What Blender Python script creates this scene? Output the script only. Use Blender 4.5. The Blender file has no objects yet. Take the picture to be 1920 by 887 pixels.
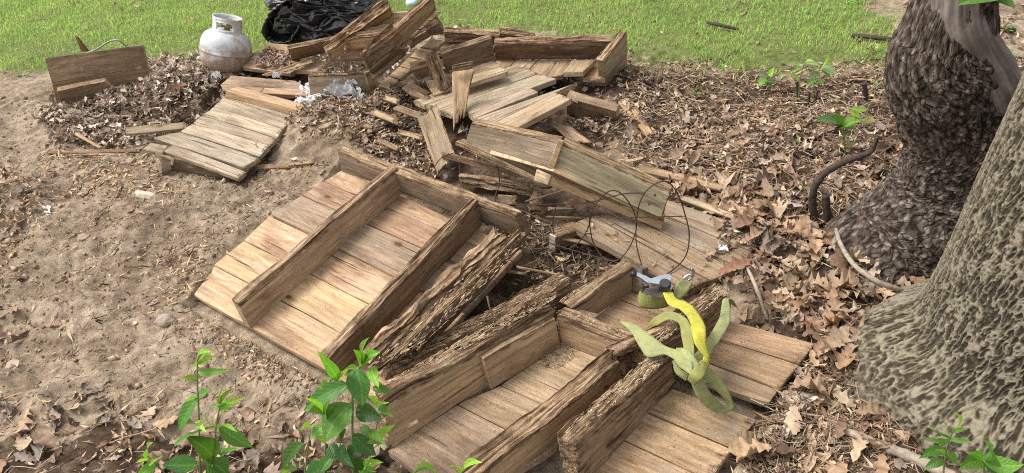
import bpy, math, random
import numpy as np
from mathutils import Matrix, Vector
random.seed(7)
RNG = np.random.default_rng(7)
S = bpy.context.scene
COL = S.collection

# ------------------------------------------------------------------ camera
F = 1371.0
TH, RO, H = math.radians(38), math.radians(8), 1.85
FW = np.array([0, math.cos(TH), -math.sin(TH)])
_r0 = np.array([1.0, 0, 0]); _d0 = np.array([0, -math.sin(TH), -math.cos(TH)])
RT = math.cos(RO) * _r0 + math.sin(RO) * _d0
DN = -math.sin(RO) * _r0 + math.cos(RO) * _d0
CAM = np.array([0, 0, H])
cd = bpy.data.cameras.new('camera')
cd.sensor_width = 36; cd.lens = F / 1920 * 36
cd.clip_start = 0.05; cd.clip_end = 2000
cam = bpy.data.objects.new('camera', cd); COL.objects.link(cam)
cam.matrix_world = Matrix([[RT[i], -DN[i], -FW[i], CAM[i]] for i in range(3)] + [[0, 0, 0, 1]])
S.camera = cam

def ray(px, py): return FW + (px - 960) / F * RT + (py - 443.5) / F * DN
def at(px, py, z=0.0):
    d = ray(px, py); return CAM + d * ((z - H) / d[2])
def aty(px, py, y):
    d = ray(px, py); return CAM + d * (y / d[1])
def P(p): return at(*p)

# ------------------------------------------------------------------ sky, sun, exposure
SUN_EL, SUN_AZ = math.radians(60), math.radians(-75)   # azimuth from +Y, clockwise
w = bpy.data.worlds.new('World'); S.world = w; w.use_nodes = True
nt = w.node_tree; bg = nt.nodes['Background']
sk = nt.nodes.new('ShaderNodeTexSky'); sk.sky_type = 'NISHITA'; sk.sun_disc = False
sk.sun_elevation = SUN_EL; sk.sun_rotation = SUN_AZ; sk.dust_density = 4; sk.air_density = 1.0; sk.ozone_density = 1
hs = nt.nodes.new('ShaderNodeHueSaturation'); hs.inputs['Saturation'].default_value = 0.22
nt.links.new(sk.outputs[0], hs.inputs['Color']); nt.links.new(hs.outputs[0], bg.inputs[0])
bg.inputs[1].default_value = 0.15
sl = bpy.data.lights.new('sun', 'SUN'); sl.energy = 1.45; sl.angle = math.radians(22); sl.color = (1, .955, .89)
so = bpy.data.objects.new('sun', sl); COL.objects.link(so)
sd = Vector((math.sin(SUN_AZ) * math.cos(SUN_EL), math.cos(SUN_AZ) * math.cos(SUN_EL), math.sin(SUN_EL)))
so.rotation_euler = sd.to_track_quat('Z', 'Y').to_euler(); so.location = (-3, 3, 6)
S.view_settings.view_transform = 'Standard'; S.view_settings.look = 'None'
S.view_settings.exposure = 0.95; S.view_settings.gamma = 1
S.cycles.filter_width = 1.05; S.cycles.use_denoising = False

# ------------------------------------------------------------------ numpy noise
def _h(ix, iy, iz):
    n = (ix * 374761393 + iy * 668265263 + iz * 2147483647) & 0xffffffff
    n = ((n ^ (n >> 13)) * 1274126177) & 0xffffffff
    n = ((n ^ (n >> 15)) * 2246822519) & 0xffffffff
    return (n ^ (n >> 16)) & 0xffffffff
_G = np.array([[1,1,0],[-1,1,0],[1,-1,0],[-1,-1,0],[1,0,1],[-1,0,1],[1,0,-1],[-1,0,-1],[0,1,1],[0,-1,1],[0,1,-1],[0,-1,-1],[1,1,1],[-1,-1,1],[1,-1,-1],[-1,1,-1]], float)
def noise(x, y, z=0.0):
    x, y, z = np.broadcast_arrays(np.asarray(x, float), np.asarray(y, float), np.asarray(z, float))
    fx, fy, fz = np.floor(x), np.floor(y), np.floor(z)
    ix, iy, iz = fx.astype(np.int64), fy.astype(np.int64), fz.astype(np.int64)
    x, y, z = x - fx, y - fy, z - fz
    u, v, t = [a * a * a * (a * (a * 6 - 15) + 10) for a in (x, y, z)]
    out = 0
    for dx in (0, 1):
        for dy in (0, 1):
            for dz in (0, 1):
                g = _G[_h(ix + dx, iy + dy, iz + dz) & 15]
                d = g[..., 0] * (x - dx) + g[..., 1] * (y - dy) + g[..., 2] * (z - dz)
                out = out + d * (u if dx else 1 - u) * (v if dy else 1 - v) * (t if dz else 1 - t)
    return out
def fbm(x, y, z=0.0, o=4, g=.5):
    s, a, f = 0, 1.0, 1.0
    for i in range(o):
        s = s + a * noise(np.asarray(x) * f + 17.3 * i, np.asarray(y) * f - 9.1 * i, np.asarray(z) * f + 4.7 * i); a *= g; f *= 2.03
    return s
def ridge(x, y, z=0.0): return 1 - 2 * np.abs(noise(x, y, z))
def worley(x, y, seed=0):
    ix, iy = np.floor(x).astype(np.int64), np.floor(y).astype(np.int64)
    f1 = np.full(x.shape, 9.0); f2 = f1.copy(); cid = np.zeros(x.shape, np.int64); ox = np.zeros(x.shape); oy = ox.copy()
    for a in (-1, 0, 1):
        for b in (-1, 0, 1):
            h = _h(ix + a, iy + b, np.full_like(ix, seed)); h2 = _h(ix + a, iy + b, np.full_like(ix, seed + 77))
            ddx = ix + a + (h & 0xffff) / 65535 - x; ddy = iy + b + (h2 & 0xffff) / 65535 - y
            d = np.sqrt(ddx * ddx + ddy * ddy)
            n = d < f1
            f2 = np.where(n, f1, np.minimum(f2, d)); f1 = np.where(n, d, f1)
            cid = np.where(n, h, cid); ox = np.where(n, ddx, ox); oy = np.where(n, ddy, oy)
    return f1, f2, cid, ox, oy
def sstep(a, b, x):
    t = np.clip((x - a) / (b - a), 0, 1); return t * t * (3 - 2 * t)
def inpoly(x, y, poly):
    x = np.asarray(x); y = np.asarray(y); c = np.zeros(x.shape, bool); n = len(poly)
    for i in range(n):
        x1, y1 = poly[i][0], poly[i][1]; x2, y2 = poly[i - 1][0], poly[i - 1][1]
        if y1 == y2: continue
        c ^= ((y1 > y) != (y2 > y)) & (x < (x2 - x1) * (y - y1) / (y2 - y1) + x1)
    return c
def pxpoly(l, z=0.0): return [at(a, b, z)[:2] for a, b in l]
def unit(v): v = np.asarray(v, float); return v / (np.linalg.norm(v) + 1e-12)

# ------------------------------------------------------------------ node helper + materials
class Mat:
    def __init__(s, name, rough=.8, spec=.3):
        s.m = bpy.data.materials.new(name); s.m.use_nodes = True; s.t = s.m.node_tree
        s.b = s.t.nodes['Principled BSDF']; s.out = s.t.nodes['Material Output']
        s.b.inputs['Roughness'].default_value = rough; s.b.inputs['Specular IOR Level'].default_value = spec
    def n(s, ty, ins=None, **kw):
        nd = s.t.nodes.new('ShaderNode' + ty)
        for k, v in kw.items(): setattr(nd, k, v)
        for k, v in (ins or {}).items(): s.put(nd.inputs[k], v)
        return nd
    def put(s, sock, v):
        if isinstance(v, bpy.types.NodeSocket): s.t.links.new(v, sock)
        elif isinstance(v, bpy.types.Node): s.t.links.new(v.outputs[0], sock)
        else: sock.default_value = v
    def attr(s, name, out='Vector'): return s.n('Attribute', attribute_name=name).outputs[out]
    def math(s, op, a, b=0.0, clamp=False):
        nd = s.n('Math', operation=op, use_clamp=clamp); s.put(nd.inputs[0], a); s.put(nd.inputs[1], b); return nd.outputs[0]
    def noise(s, vec, scale=(1, 1, 1), detail=4, rough=.55, sc=1.0, dist=0.0):
        mp = s.n('Mapping', {'Vector': vec, 'Scale': scale})
        return s.n('TexNoise', {'Vector': mp.outputs[0], 'Scale': sc, 'Detail': detail, 'Roughness': rough, 'Distortion': dist}).outputs[0]
    def ramp(s, f, stops):
        nd = s.n('ValToRGB', {'Fac': f}); e = nd.color_ramp.elements
        while len(e) > 1: e.remove(e[0])
        e[0].position = stops[0][0]; e[0].color = tuple(stops[0][1]) + (1,) if len(stops[0][1]) == 3 else stops[0][1]
        for p, c in stops[1:]:
            k = e.new(p); k.color = tuple(c) + (1,)
        return nd.outputs[0]
    def rng(s, f, a, b, c=0.0, d=1.0): return s.n('MapRange', {'Value': f, 'From Min': a, 'From Max': b, 'To Min': c, 'To Max': d}).outputs[0]
    def mix(s, f, a, b, mode='MIX'):
        nd = s.n('Mix', data_type='RGBA', blend_type=mode); s.put(nd.inputs[0], f); s.put(nd.inputs[6], a); s.put(nd.inputs[7], b); return nd.outputs[2]
    def color(s, c): s.put(s.b.inputs['Base Color'], c)
    def bump(s, h, dist, strength=1.0):
        nd = s.n('Bump', {'Height': h, 'Distance': dist, 'Strength': strength}); s.t.links.new(nd.outputs[0], s.b.inputs['Normal'])
    def obj(s): return s.n('TexCoord').outputs['Object']
def c4(r, g, b): return (r, g, b, 1)

def make_wood():
    m = Mat('weathered_wood', .86, .2)
    pc = m.attr('pc'); rot = m.attr('rot', 'Fac'); endg = m.attr('endg', 'Fac')
    tint = m.n('ObjectInfo').outputs['Color']
    warp = m.noise(pc, (1.6, 5, 5), 2, .5)
    g1 = m.noise(pc, (4.5, 46, 46), 6, .65, dist=.25)
    g2 = m.noise(pc, (14, 330, 330), 3, .6)
    rn = m.noise(pc, (.8, 6.5, 6.5), 2, .5)
    ring = m.math('SINE', m.math('MULTIPLY', rn, 150.0))
    ring = m.rng(ring, -.2, 1, 0, 1)
    col = m.mix(m.rng(g1, .25, .75), m.mix(1.0, tint, c4(.52, .46, .42), 'MULTIPLY'), m.mix(1.0, tint, c4(1.42, 1.38, 1.32), 'MULTIPLY'))
    col = m.mix(m.math('MULTIPLY', ring, m.rng(g2, .3, .7, .12, .42)), col, m.mix(1.0, tint, c4(.42, .33, .27), 'MULTIPLY'))
    col = m.mix(m.rng(g2, .3, .72, .38, 0), col, m.mix(1.0, col, c4(.55, .5, .45), 'MULTIPLY'))
    # big stains and grey weathering, with shapes of their own
    st = m.noise(pc, (2.2, 6, 6), 5, .62)
    col = m.mix(m.rng(st, .5, .64, 0, .72), col, m.mix(1.0, col, c4(.46, .43, .42), 'MULTIPLY'))
    st2 = m.noise(pc, (3.1, 9, 9), 4, .6, 1.0)
    col = m.mix(m.rng(st2, .57, .72, 0, .5), col, c4(.31, .275, .235))
    wp = m.noise(pc, (5, 17, 17), 5, .65, dist=.6)
    col = m.mix(m.rng(wp, .64, .74, 0, .55), col, c4(.5, .485, .455))
    # dried mud film
    du = m.noise(pc, (9, 13, 13), 6, .7)
    col = m.mix(m.rng(du, .53, .68, 0, .55), col, c4(.27, .195, .125))
    # knots
    vo = m.n('TexVoronoi', {'Vector': m.n('Mapping', {'Vector': m.n('VectorMath', {0: pc, 1: m.n('Combine' + 'XYZ', {0: 0.0, 1: m.math('MULTIPLY', warp, .02), 2: 0.0}).outputs[0]}, operation='ADD').outputs[0], 'Scale': (3.1, 6.5, 6.5)}).outputs[0], 'Scale': 1.0, 'Randomness': 1.0})
    kd = vo.outputs['Distance']
    col = m.mix(m.rng(kd, .16, .07, 0, .55), col, m.mix(1.0, tint, c4(.55, .38, .27), 'MULTIPLY'))
    col = m.mix(m.rng(kd, .075, .055, 0, .8), col, c4(.07, .04, .024))
    ru = m.noise(pc, (7, 28, 28), 3, .5)
    col = m.mix(m.rng(ru, .68, .74, 0, .6), col, c4(.14, .07, .035))
    # specks of soil
    sp = m.noise(pc, (140, 140, 140), 2, .6)
    col = m.mix(m.rng(sp, .66, .7, 0, .75), col, c4(.05, .033, .022))
    sp2 = m.noise(pc, (95, 120, 120), 2, .6)
    col = m.mix(m.rng(sp2, .68, .72, 0, .6), col, c4(.5, .4, .28))
    ck = m.noise(pc, (2.2, 85, 85), 3, .55, dist=.4)
    col = m.mix(m.rng(ck, .655, .685, 0, .85), col, c4(.03, .02, .014))
    # rot
    rn1 = m.noise(pc, (5, 120, 120), 5, .72)
    rn2 = m.noise(pc, (22, 34, 34), 4, .65)
    rc = m.ramp(rn1, [(.3, (.03, .019, .012)), (.42, (.115, .068, .038)), (.5, (.27, .175, .1)), (.6, (.42, .3, .185)), (.76, (.56, .44, .3))])
    rc = m.mix(m.rng(rn2, .47, .62, 0, .7), rc, m.mix(1.0, rc, c4(.42, .37, .34), 'MULTIPLY'))
    rc = m.mix(m.rng(m.noise(pc, (5, 12, 12), 3), .55, .7, 0, .6), rc, c4(.3, .225, .145))
    rf = m.rng(m.math('ADD', rot, m.rng(rn2, .3, .7, -.3, .3)), .35, .62)
    col = m.mix(rf, col, rc)
    en = m.noise(pc, (60, 40, 150), 3)
    col = m.mix(m.math('MULTIPLY', endg, m.rng(en, .3, .7, .5, 1)), col, m.mix(m.rng(en, .35, .7), c4(.46, .35, .21), c4(.68, .56, .37)))
    m.color(col)
    h = m.math('ADD', m.math('MULTIPLY', g2, .45), m.math('MULTIPLY', g1, .8))
    h = m.math('ADD', h, m.math('MULTIPLY', m.math('ADD', rn1, m.math('MULTIPLY', rn2, .6)), m.math('MULTIPLY', rf, 1.7)))
    m.bump(h, .0045, 1.0)
    return m.m
WOOD = make_wood()

def make_ground():
    m = Mat('soil_and_turf', .95, .15)
    p = m.n('NewGeometry').outputs['Position']
    lawn = m.attr('lawn', 'Fac'); damp = m.attr('damp', 'Fac')
    n1 = m.noise(p, (1, 1.5, 1), 6, .62, 1.7); n2 = m.noise(p, (1, 1, 1), 6, .7, 22); n3 = m.noise(p, (1, 1, 1), 3, .7, 140)
    dry = m.ramp(n2, [(.3, (.125, .092, .064)), (.5, (.27, .207, .145)), (.7, (.42, .335, .24))])
    dry = m.mix(m.rng(n1, .46, .6, 0, .8), dry, m.mix(1.0, dry, c4(.58, .53, .49), 'MULTIPLY'))
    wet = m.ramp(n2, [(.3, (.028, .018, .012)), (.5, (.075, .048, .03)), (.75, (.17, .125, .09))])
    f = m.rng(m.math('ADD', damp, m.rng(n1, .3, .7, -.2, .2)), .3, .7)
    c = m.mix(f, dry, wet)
    c = m.mix(m.rng(n3, .58, .7, 0, .55), c, m.mix(1.0, c, c4(1.5, 1.5, 1.5), 'MULTIPLY'))
    c = m.mix(m.rng(n3, .42, .3, 0, .6), c, m.mix(1.0, c, c4(.4, .38, .36), 'MULTIPLY'))
    gr = m.ramp(n2, [(.3, (.06, .075, .025)), (.5, (.12, .14, .045)), (.75, (.2, .19, .09))])
    c = m.mix(m.rng(m.math('ADD', lawn, m.rng(n2, .3, .7, -.25, .25)), .35, .6), c, gr)
    m.color(c)
    m.bump(m.math('ADD', n2, m.math('MULTIPLY', n3, .5)), .012, .8)
    return m.m
GROUND = make_ground()

def leafy(name, src, var=True, transl=.25, rough=.6):
    """leaf material: colour from point attribute 'tint' or the object colour"""
    m = Mat(name, rough, .3)
    base = m.attr('tint', 'Color') if src == 'attr' else m.n('ObjectInfo').outputs['Color']
    p = m.n('NewGeometry').outputs['Position']
    n = m.noise(p, (1, 1, 1), 4, .6, 55)
    c = m.mix(m.rng(n, .3, .7), m.mix(1.0, base, c4(.68, .66, .64), 'MULTIPLY'), m.mix(1.0, base, c4(1.25, 1.25, 1.25), 'MULTIPLY'))
    m.color(c)
    tr = m.n('BsdfTranslucent', {'Color': m.mix(1.0, c, c4(1.2, 1.25, .9), 'MULTIPLY')})
    mx = m.n('MixShader', {0: transl, 1: m.b.outputs[0], 2: tr.outputs[0]})
    m.t.links.new(mx.outputs[0], m.out.inputs[0])
    m.bump(n, .002, .5)
    return m.m
DEAD = leafy('dry_leaf_litter', 'attr', transl=.12, rough=.75)
DEAD1 = leafy('dry_leaf', 'obj', transl=.12, rough=.75)
GRASS = leafy('grass_blade', 'attr', transl=.45, rough=.55)
def make_green():
    m = Mat('green_leaf', .42, .4)
    base = m.n('ObjectInfo').outputs['Color']; uv = m.attr('lc')
    sx = m.n('SeparateXYZ', {0: uv})
    v = m.math('ABSOLUTE', sx.outputs[1])
    ve = m.math('SINE', m.math('MULTIPLY', m.math('SUBTRACT', sx.outputs[0], m.math('MULTIPLY', v, .55)), 44.0))
    n = m.noise(uv, (1, 1, 1), 4, .6, 9)
    c = m.mix(m.rng(n, .3, .7), m.mix(1.0, base, c4(.75, .8, .7), 'MULTIPLY'), m.mix(1.0, base, c4(1.2, 1.18, 1.1), 'MULTIPLY'))
    c = m.mix(m.rng(ve, .9, 1, 0, .2), c, m.mix(1.0, base, c4(1.7, 1.45, 1.6), 'MULTIPLY'))
    c = m.mix(m.rng(v, .035, .015, 0, .6), c, m.mix(1.0, base, c4(2.2, 1.7, 2.0), 'MULTIPLY'))
    c = m.mix(m.rng(m.noise(uv, (1, 1, 1), 2, .5, 26), .72, .76, 0, .5), c, c4(.28, .3, .12))
    m.color(c)
    tr = m.n('BsdfTranslucent', {'Color': m.mix(1.0, c, c4(1.5, 1.7, .5), 'MULTIPLY')})
    mx = m.n('MixShader', {0: .3, 1: m.b.outputs[0], 2: tr.outputs[0]})
    m.t.links.new(mx.outputs[0], m.out.inputs[0])
    m.bump(m.math('ADD', ve, m.math('MULTIPLY', n, 1.0)), .0005, .5)
    return m.m
GREEN = make_green()
def simple(name, col, rough=.7, spec=.3, metal=0.0, var=.35, sc=30, bump=.002, space='obj', col2=None):
    m = Mat(name, rough, spec); m.b.inputs['Metallic'].default_value = metal
    p = m.obj(); n = m.noise(p, (1, 1, 1), 5, .65, sc)
    a = c4(*[x * (1 - var) for x in col]); b = c4(*(col2 or [x * (1 + var) for x in col]))
    m.color(m.mix(m.rng(n, .3, .7), a, b)); m.bump(n, bump, .7)
    return m.m
TWIG = simple('dry_twig', (.17, .12, .085), .85, .2, sc=60)
STEM = simple('green_stem', (.16, .24, .07), .55, .3)
STONE = simple('field_stone', (.3, .24, .18), .85, .3, sc=40)
STEEL = simple('zinc_plated_steel', (.55, .57, .6), .3, .5, 1.0, .12, 60, .0003)
BLACKP = simple('black_plastic', (.015, .015, .017), .45, .4)
RUSTW = simple('rusty_wire', (.06, .038, .028), .7, .3, .3, .5, 90, .0005)
GREYT = simple('grey_conduit', (.24, .25, .26), .5, .4, 0, .1)
HUMUS = simple('crumbled_rotten_wood', (.24, .16, .09), .95, .1, sc=80)
def make_attr(name, rough=.9, spec=.15):
    m = Mat(name, rough, spec); c = m.attr('tint', 'Color'); m.color(c); return m.m
CHIPM = make_attr('loose_wood_chips'); CLODM = make_attr('soil_crumbs_and_pebbles', .95)

def make_bark(name, lo, mid, hi, lich, amp_attr='hgt', scale=60):
    m = Mat(name, .92, .15); h = m.attr(amp_attr, 'Fac'); p = m.obj()
    n = m.noise(p, (1, 1, 1), 6, .7, scale); n2 = m.noise(p, (1, 1, 1), 4, .6, 5); n3 = m.noise(p, (1, 1, 1), 3, .6, 240)
    c = m.ramp(m.math('ADD', h, m.rng(n, .3, .7, -.16, .16)), [(.1, lo), (.5, mid), (.9, hi)])
    c = m.mix(m.rng(n2, .48, .66, 0, .55), c, m.mix(1.0, c, c4(*lich), 'MULTIPLY'))
    c = m.mix(m.rng(n3, .55, .7, 0, .4), c, m.mix(1.0, c, c4(1.4, 1.4, 1.35), 'MULTIPLY'))
    m.color(c); m.bump(m.math('ADD', n, m.math('MULTIPLY', n3, .5)), .003, .8)
    return m.m
BARK_G = make_bark('ridged_grey_bark', (.034, .027, .018), (.115, .096, .066), (.245, .212, .155), (.78, .82, .68))
BARK_D = make_bark('scaly_dark_bark', (.02, .015, .012), (.095, .074, .058), (.28, .235, .195), (.8, .72, .68))

# ------------------------------------------------------------------ mesh helpers
def build_mesh(name, V, quads=None, tris=None, mat=None, smooth=True, attrs=None):
    V = np.asarray(V, np.float32)
    me = bpy.data.meshes.new(name); me.vertices.add(len(V)); me.vertices.foreach_set('co', V.ravel())
    q = np.zeros((0, 4), np.int32) if quads is None or len(quads) == 0 else np.asarray(quads, np.int32)
    t = np.zeros((0, 3), np.int32) if tris is None or len(tris) == 0 else np.asarray(tris, np.int32)
    me.loops.add(q.size + t.size); me.loops.foreach_set('vertex_index', np.concatenate([q.ravel(), t.ravel()]))
    me.polygons.add(len(q) + len(t))
    st = np.concatenate([np.arange(len(q)) * 4, q.size + np.arange(len(t)) * 3]).astype(np.int32)
    me.polygons.foreach_set('loop_start', st)
    me.polygons.foreach_set('use_smooth', np.full(len(q) + len(t), bool(smooth)))
    for k, a in (attrs or {}).items():
        a = np.asarray(a, np.float32)
        if a.ndim == 1: me.attributes.new(k, 'FLOAT', 'POINT').data.foreach_set('value', a)
        elif a.shape[1] == 3: me.attributes.new(k, 'FLOAT_VECTOR', 'POINT').data.foreach_set('vector', a.ravel())
        else: me.attributes.new(k, 'FLOAT_COLOR', 'POINT').data.foreach_set('color', a.ravel())
    me.update(calc_edges=True); me.validate()
    if mat: me.materials.append(mat)
    return me
def link(name, me, parent=None, loc=(0, 0, 0)):
    o = bpy.data.objects.new(name, me); COL.objects.link(o); o.location = loc
    if parent is not None: o.parent = parent
    return o
def add(name, V, quads=None, tris=None, mat=None, parent=None, smooth=True, attrs=None, color=None):
    """one mesh object, its origin at the middle of its vertices"""
    V = np.asarray(V, float); c = V.mean(0)
    me = build_mesh(name, V - c, quads, tris, mat, smooth, attrs)
    off = c
    q = parent
    while q is not None: off = off - np.array(q.location); q = q.parent
    o = link(name, me, parent, off)
    if color is not None: o.color = (*color, 1)
    return o
def tag(o, label=None, cat=None, group=None, kind=None):
    for k, v in (('label', label), ('category', cat), ('group', group), ('kind', kind)):
        if v: o[k] = v
    return o
def thing(name, label, cat, loc, group=None):
    o = bpy.data.objects.new(name, None); COL.objects.link(o); o.location = loc; o.empty_display_size = .05
    return tag(o, label, cat, group)

def tube(pts, rad, k=8, cap=True, jitter=0.0):
    pts = np.asarray(pts, float); n = len(pts); rad = np.broadcast_to(np.asarray(rad, float), (n,))
    tg = np.gradient(pts, axis=0); tg /= np.linalg.norm(tg, axis=1)[:, None] + 1e-12
    up = np.array([0, 0, 1.0]) if abs(tg[0][2]) < .9 else np.array([1.0, 0, 0])
    V = []; u = np.cross(tg[0], up); u /= np.linalg.norm(u)
    for i in range(n):
        u = u - tg[i] * (u @ tg[i]); u /= np.linalg.norm(u); v = np.cross(tg[i], u)
        a = np.arange(k) * 2 * np.pi / k
        r = rad[i] * (1 + (jitter * RNG.normal(size=k) if jitter else 0))
        V.append(pts[i] + (np.cos(a) * r)[:, None] * u + (np.sin(a) * r)[:, None] * v)
    V = np.concatenate(V)
    i, j = np.meshgrid(np.arange(n - 1), np.arange(k), indexing='ij'); j2 = (j + 1) % k
    Q = np.stack([i * k + j, i * k + j2, (i + 1) * k + j2, (i + 1) * k + j], -1).reshape(-1, 4)
    T = []
    if cap:
        V = np.concatenate([V, pts[:1], pts[-1:]]); a, b = n * k, n * k + 1
        for j in range(k):
            T += [(a, (j + 1) % k, j), (b, (n - 1) * k + j, (n - 1) * k + (j + 1) % k)]
    return V, Q, np.array(T, int).reshape(-1, 3)
def spline(pts, m=8):
    pts = np.asarray(pts, float); n = len(pts); out = []
    for i in range(n - 1):
        p0, p1, p2, p3 = pts[max(i - 1, 0)], pts[i], pts[i + 1], pts[min(i + 2, n - 1)]
        for t in np.arange(m) / m:
            out.append(.5 * (2 * p1 + (p2 - p0) * t + (2 * p0 - 5 * p1 + 4 * p2 - p3) * t * t + (3 * p1 - p0 - 3 * p2 + p3) * t ** 3))
    out.append(pts[-1]); return np.array(out)
def join(parts):
    V, Q, T, o = [], [], [], 0
    for v, q, t in parts:
        V.append(v)
        if q is not None and len(q): Q.append(np.asarray(q) + o)
        if t is not None and len(t): T.append(np.asarray(t) + o)
        o += len(v)
    return np.concatenate(V), np.concatenate(Q) if Q else None, np.concatenate(T) if T else None

# ------------------------------------------------------------------ the plank
PLN = [0]
DIMS = []
def plank(name, quad, thick, parent=None, color=(.3, .21, .13), rot=0.0, rd=.05, rside='v1', jag=(0, 0), bow=0.0, endg=0.0, seg=None, wob=.0015, splinter=1.0, rface=0.0, gap=0.0, wear=0.0):
    """board whose visible face is the quad A-B-C-D (A to B along the grain); thickness goes away from the camera side."""
    PLN[0] += 1; sd = PLN[0] * 3.71
    A, B, Cc, D = [np.asarray(P(p) if len(p) == 3 and abs(p[0]) > 20 else p, float) for p in quad]
    N = np.cross(B - A, D - A) + np.cross(Cc - B, A - B) * 0; N = unit(N)
    ctr = (A + B + Cc + D) / 4
    if N @ (CAM - ctr) < 0: N = -N
    if gap:
        va, vb = unit(D - A), unit(Cc - B)
        A, D, B, Cc = A + va * gap, D - va * gap, B + vb * gap, Cc - vb * gap
    L = (np.linalg.norm(B - A) + np.linalg.norm(Cc - D)) / 2; W = (np.linalg.norm(D - A) + np.linalg.norm(Cc - B)) / 2
    DIMS.append((name, parent.name if parent else '', round(L, 2), round(W, 3)))
    rough = rot > 0 or rface > 0
    su = seg or (.0055 if rough else .03)
    nu = int(np.clip(L / su, 5, 170)); nv = int(np.clip(W / (.006 if rough else .022), 4, 24)); nw = int(np.clip(thick / .006, 6, 12)) if rough else 3
    def lat(n, size):
        e = min(.0022 / max(size, .004), .2)
        return np.concatenate([[0, e], np.linspace(e, 1 - e, n - 1)[1:-1], [1 - e, 1]])
    gu, gv, gw = lat(nu, L), lat(nv, W), lat(nw, thick)
    I, J, K = np.meshgrid(np.arange(nu + 1), np.arange(nv + 1), np.arange(nw + 1), indexing='ij')
    surf = (I == 0) | (I == nu) | (J == 0) | (J == nv) | (K == 0) | (K == nw)
    idx = -np.ones(I.shape, int); idx[surf] = np.arange(surf.sum())
    i, j, k = I[surf], J[surf], K[surf]
    u, v, wv = gu[i], gv[j], gw[k]
    def face(ax, val):
        sl = [slice(None)] * 3; sl[ax] = val; g = idx[tuple(sl)]
        q = np.stack([g[:-1, :-1], g[1:, :-1], g[1:, 1:], g[:-1, 1:]], -1).reshape(-1, 4)
        return q
    Q = []
    for ax in range(3):
        for val, fl in ((0, 0), (-1, 1)):
            q = face(ax, val)
            flip = (fl == 0) ^ (ax == 1)
            Q.append(q[:, ::-1] if flip else q)
    Q = np.concatenate(Q)
    x, y, z = u * L, v * W, wv * thick
    X = unit(B - A + Cc - D); Y = unit(D - A + Cc - B)
    pos = A + (B - A) * u[:, None] * (1 - v)[:, None] + (D - A) * v[:, None] * (1 - u)[:, None] + (Cc - A) * (u * v)[:, None] - N * z[:, None]
    # eased arrises
    eu, ev, ew = (i == 0) * 1 - (i == nu) * 1, (j == 0) * 1 - (j == nv) * 1, (k == 0) * 1 - (k == nw) * 1
    ne = (np.abs(eu) + np.abs(ev) + np.abs(ew)) >= 2
    b = .0014 * (1 + 1.2 * noise(x * 18, y * 18, sd + z * 18))
    pos += (ne * b)[:, None] * (eu[:, None] * X + ev[:, None] * Y - ew[:, None] * N)
    # bow, edge wander, surface waviness
    pos += ((np.sin(u * np.pi) * bow + wob * 1.2 * noise(x * 3, y * 4 + sd, sd))[:, None]) * N
    ed = noise(x * 5 + sd, sd, v * .9) * wob * 1.6
    pos += ed[:, None] * Y
    rotv = np.zeros(len(x))
    if rot > 0:
        yy = {'v1': W - y, 'v0': y}[rside]; sgn = {'v1': -1, 'v0': 1}[rside]
        s = 1 - sstep(0, rd, yy + .012 * noise(x * 25, y * 40, sd))
        dep = .5 + .55 * fbm(x * 2.6 + sd, z * 8, sd, 2) + splinter * .5 * ridge(x * 3.2 + sd, z * 120, sd * .7) + .25 * noise(x * 11, z * 150, sd) + .28 * np.sign(noise(x * 7 + sd, z * 55, 3.0)) * np.abs(noise(x * 7 + sd, z * 55, 3.0)) ** .4 + .12 * noise(x * 70, z * 90, sd + 5)
        dep = np.clip(dep, -.1, 1.5) * rot * .72
        pos += (sgn * dep * np.clip(1 - yy / (rd * 1.15), 0, 1))[:, None] * Y
        pin = .35 * rot * np.clip(fbm(x * 12, y * 30 + sd, sd + z * 3, 3) + .2, 0, 1) * s
        mid = (wv - .5) * 2
        pos += (mid * pin * .5)[:, None] * N
        rotv = np.maximum(rotv, s * 1.1)
    if rface > 0:
        m_ = rface
        dsp = (ridge(x * 3.5, y * 85, sd) * .7 + fbm(x * 4, y * 34 + sd, sd, 3) * .8 + .5 * noise(x * 9, y * 140, sd) + .35 * np.sign(noise(x * 8, y * 60, sd + 2)) * np.abs(noise(x * 8, y * 60, sd + 2)) ** .4 + .2 * noise(x * 70, y * 90, sd + 3)) * m_
        dsp = dsp * (.35 + .65 * np.clip(wv * 0 + 1, 0, 1))
        out = np.where(k == 0, 1.0, np.where(k == nw, -1.0, 0.0))
        pos += (out * (dsp - m_ * .5) * (np.abs(ew) > 0))[:, None] * N
        pos += ((np.abs(ev) > 0) * fbm(x * 5 + sd, z * 60, sd, 4) * m_ * 1.3)[:, None] * Y
        rotv = np.maximum(rotv, .55 + .8 * fbm(x * 6, y * 10, sd, 3))
    for side, a_ in ((0, jag[0]), (1, jag[1])):
        if a_ > 0:
            uu = u if side == 0 else 1 - u
            jg = a_ * (.6 * fbm(y * 14 + sd, z * 10, side + sd, 3) + .5 * noise(y * 70, z * 60, sd + side) + .25)
            s = np.clip(1 - uu * L / (a_ * 2.2), 0, 1)
            pos += ((1 if side == 0 else -1) * np.clip(jg, -.1 * a_, a_) * s)[:, None] * X
            rotv = np.maximum(rotv, sstep(.25, 1, s) * .55)
    eg = np.where((i == 0) | (i == nu), endg, 0.0) + (ne & (np.abs(eu) == 0)) * endg * .3
    pc = np.stack([x + sd, y + sd * 1.7, z - sd * .6], -1)
    col = np.array(color) * (1 + .07 * np.random.default_rng(PLN[0]).normal()) * (1 + .012 * np.random.default_rng(PLN[0] + 999).normal(size=3))
    g_ = col.mean(); col = (g_ + (col - g_) * .86) * 1.2 * np.array([1.02, 1.0, .92])
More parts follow.
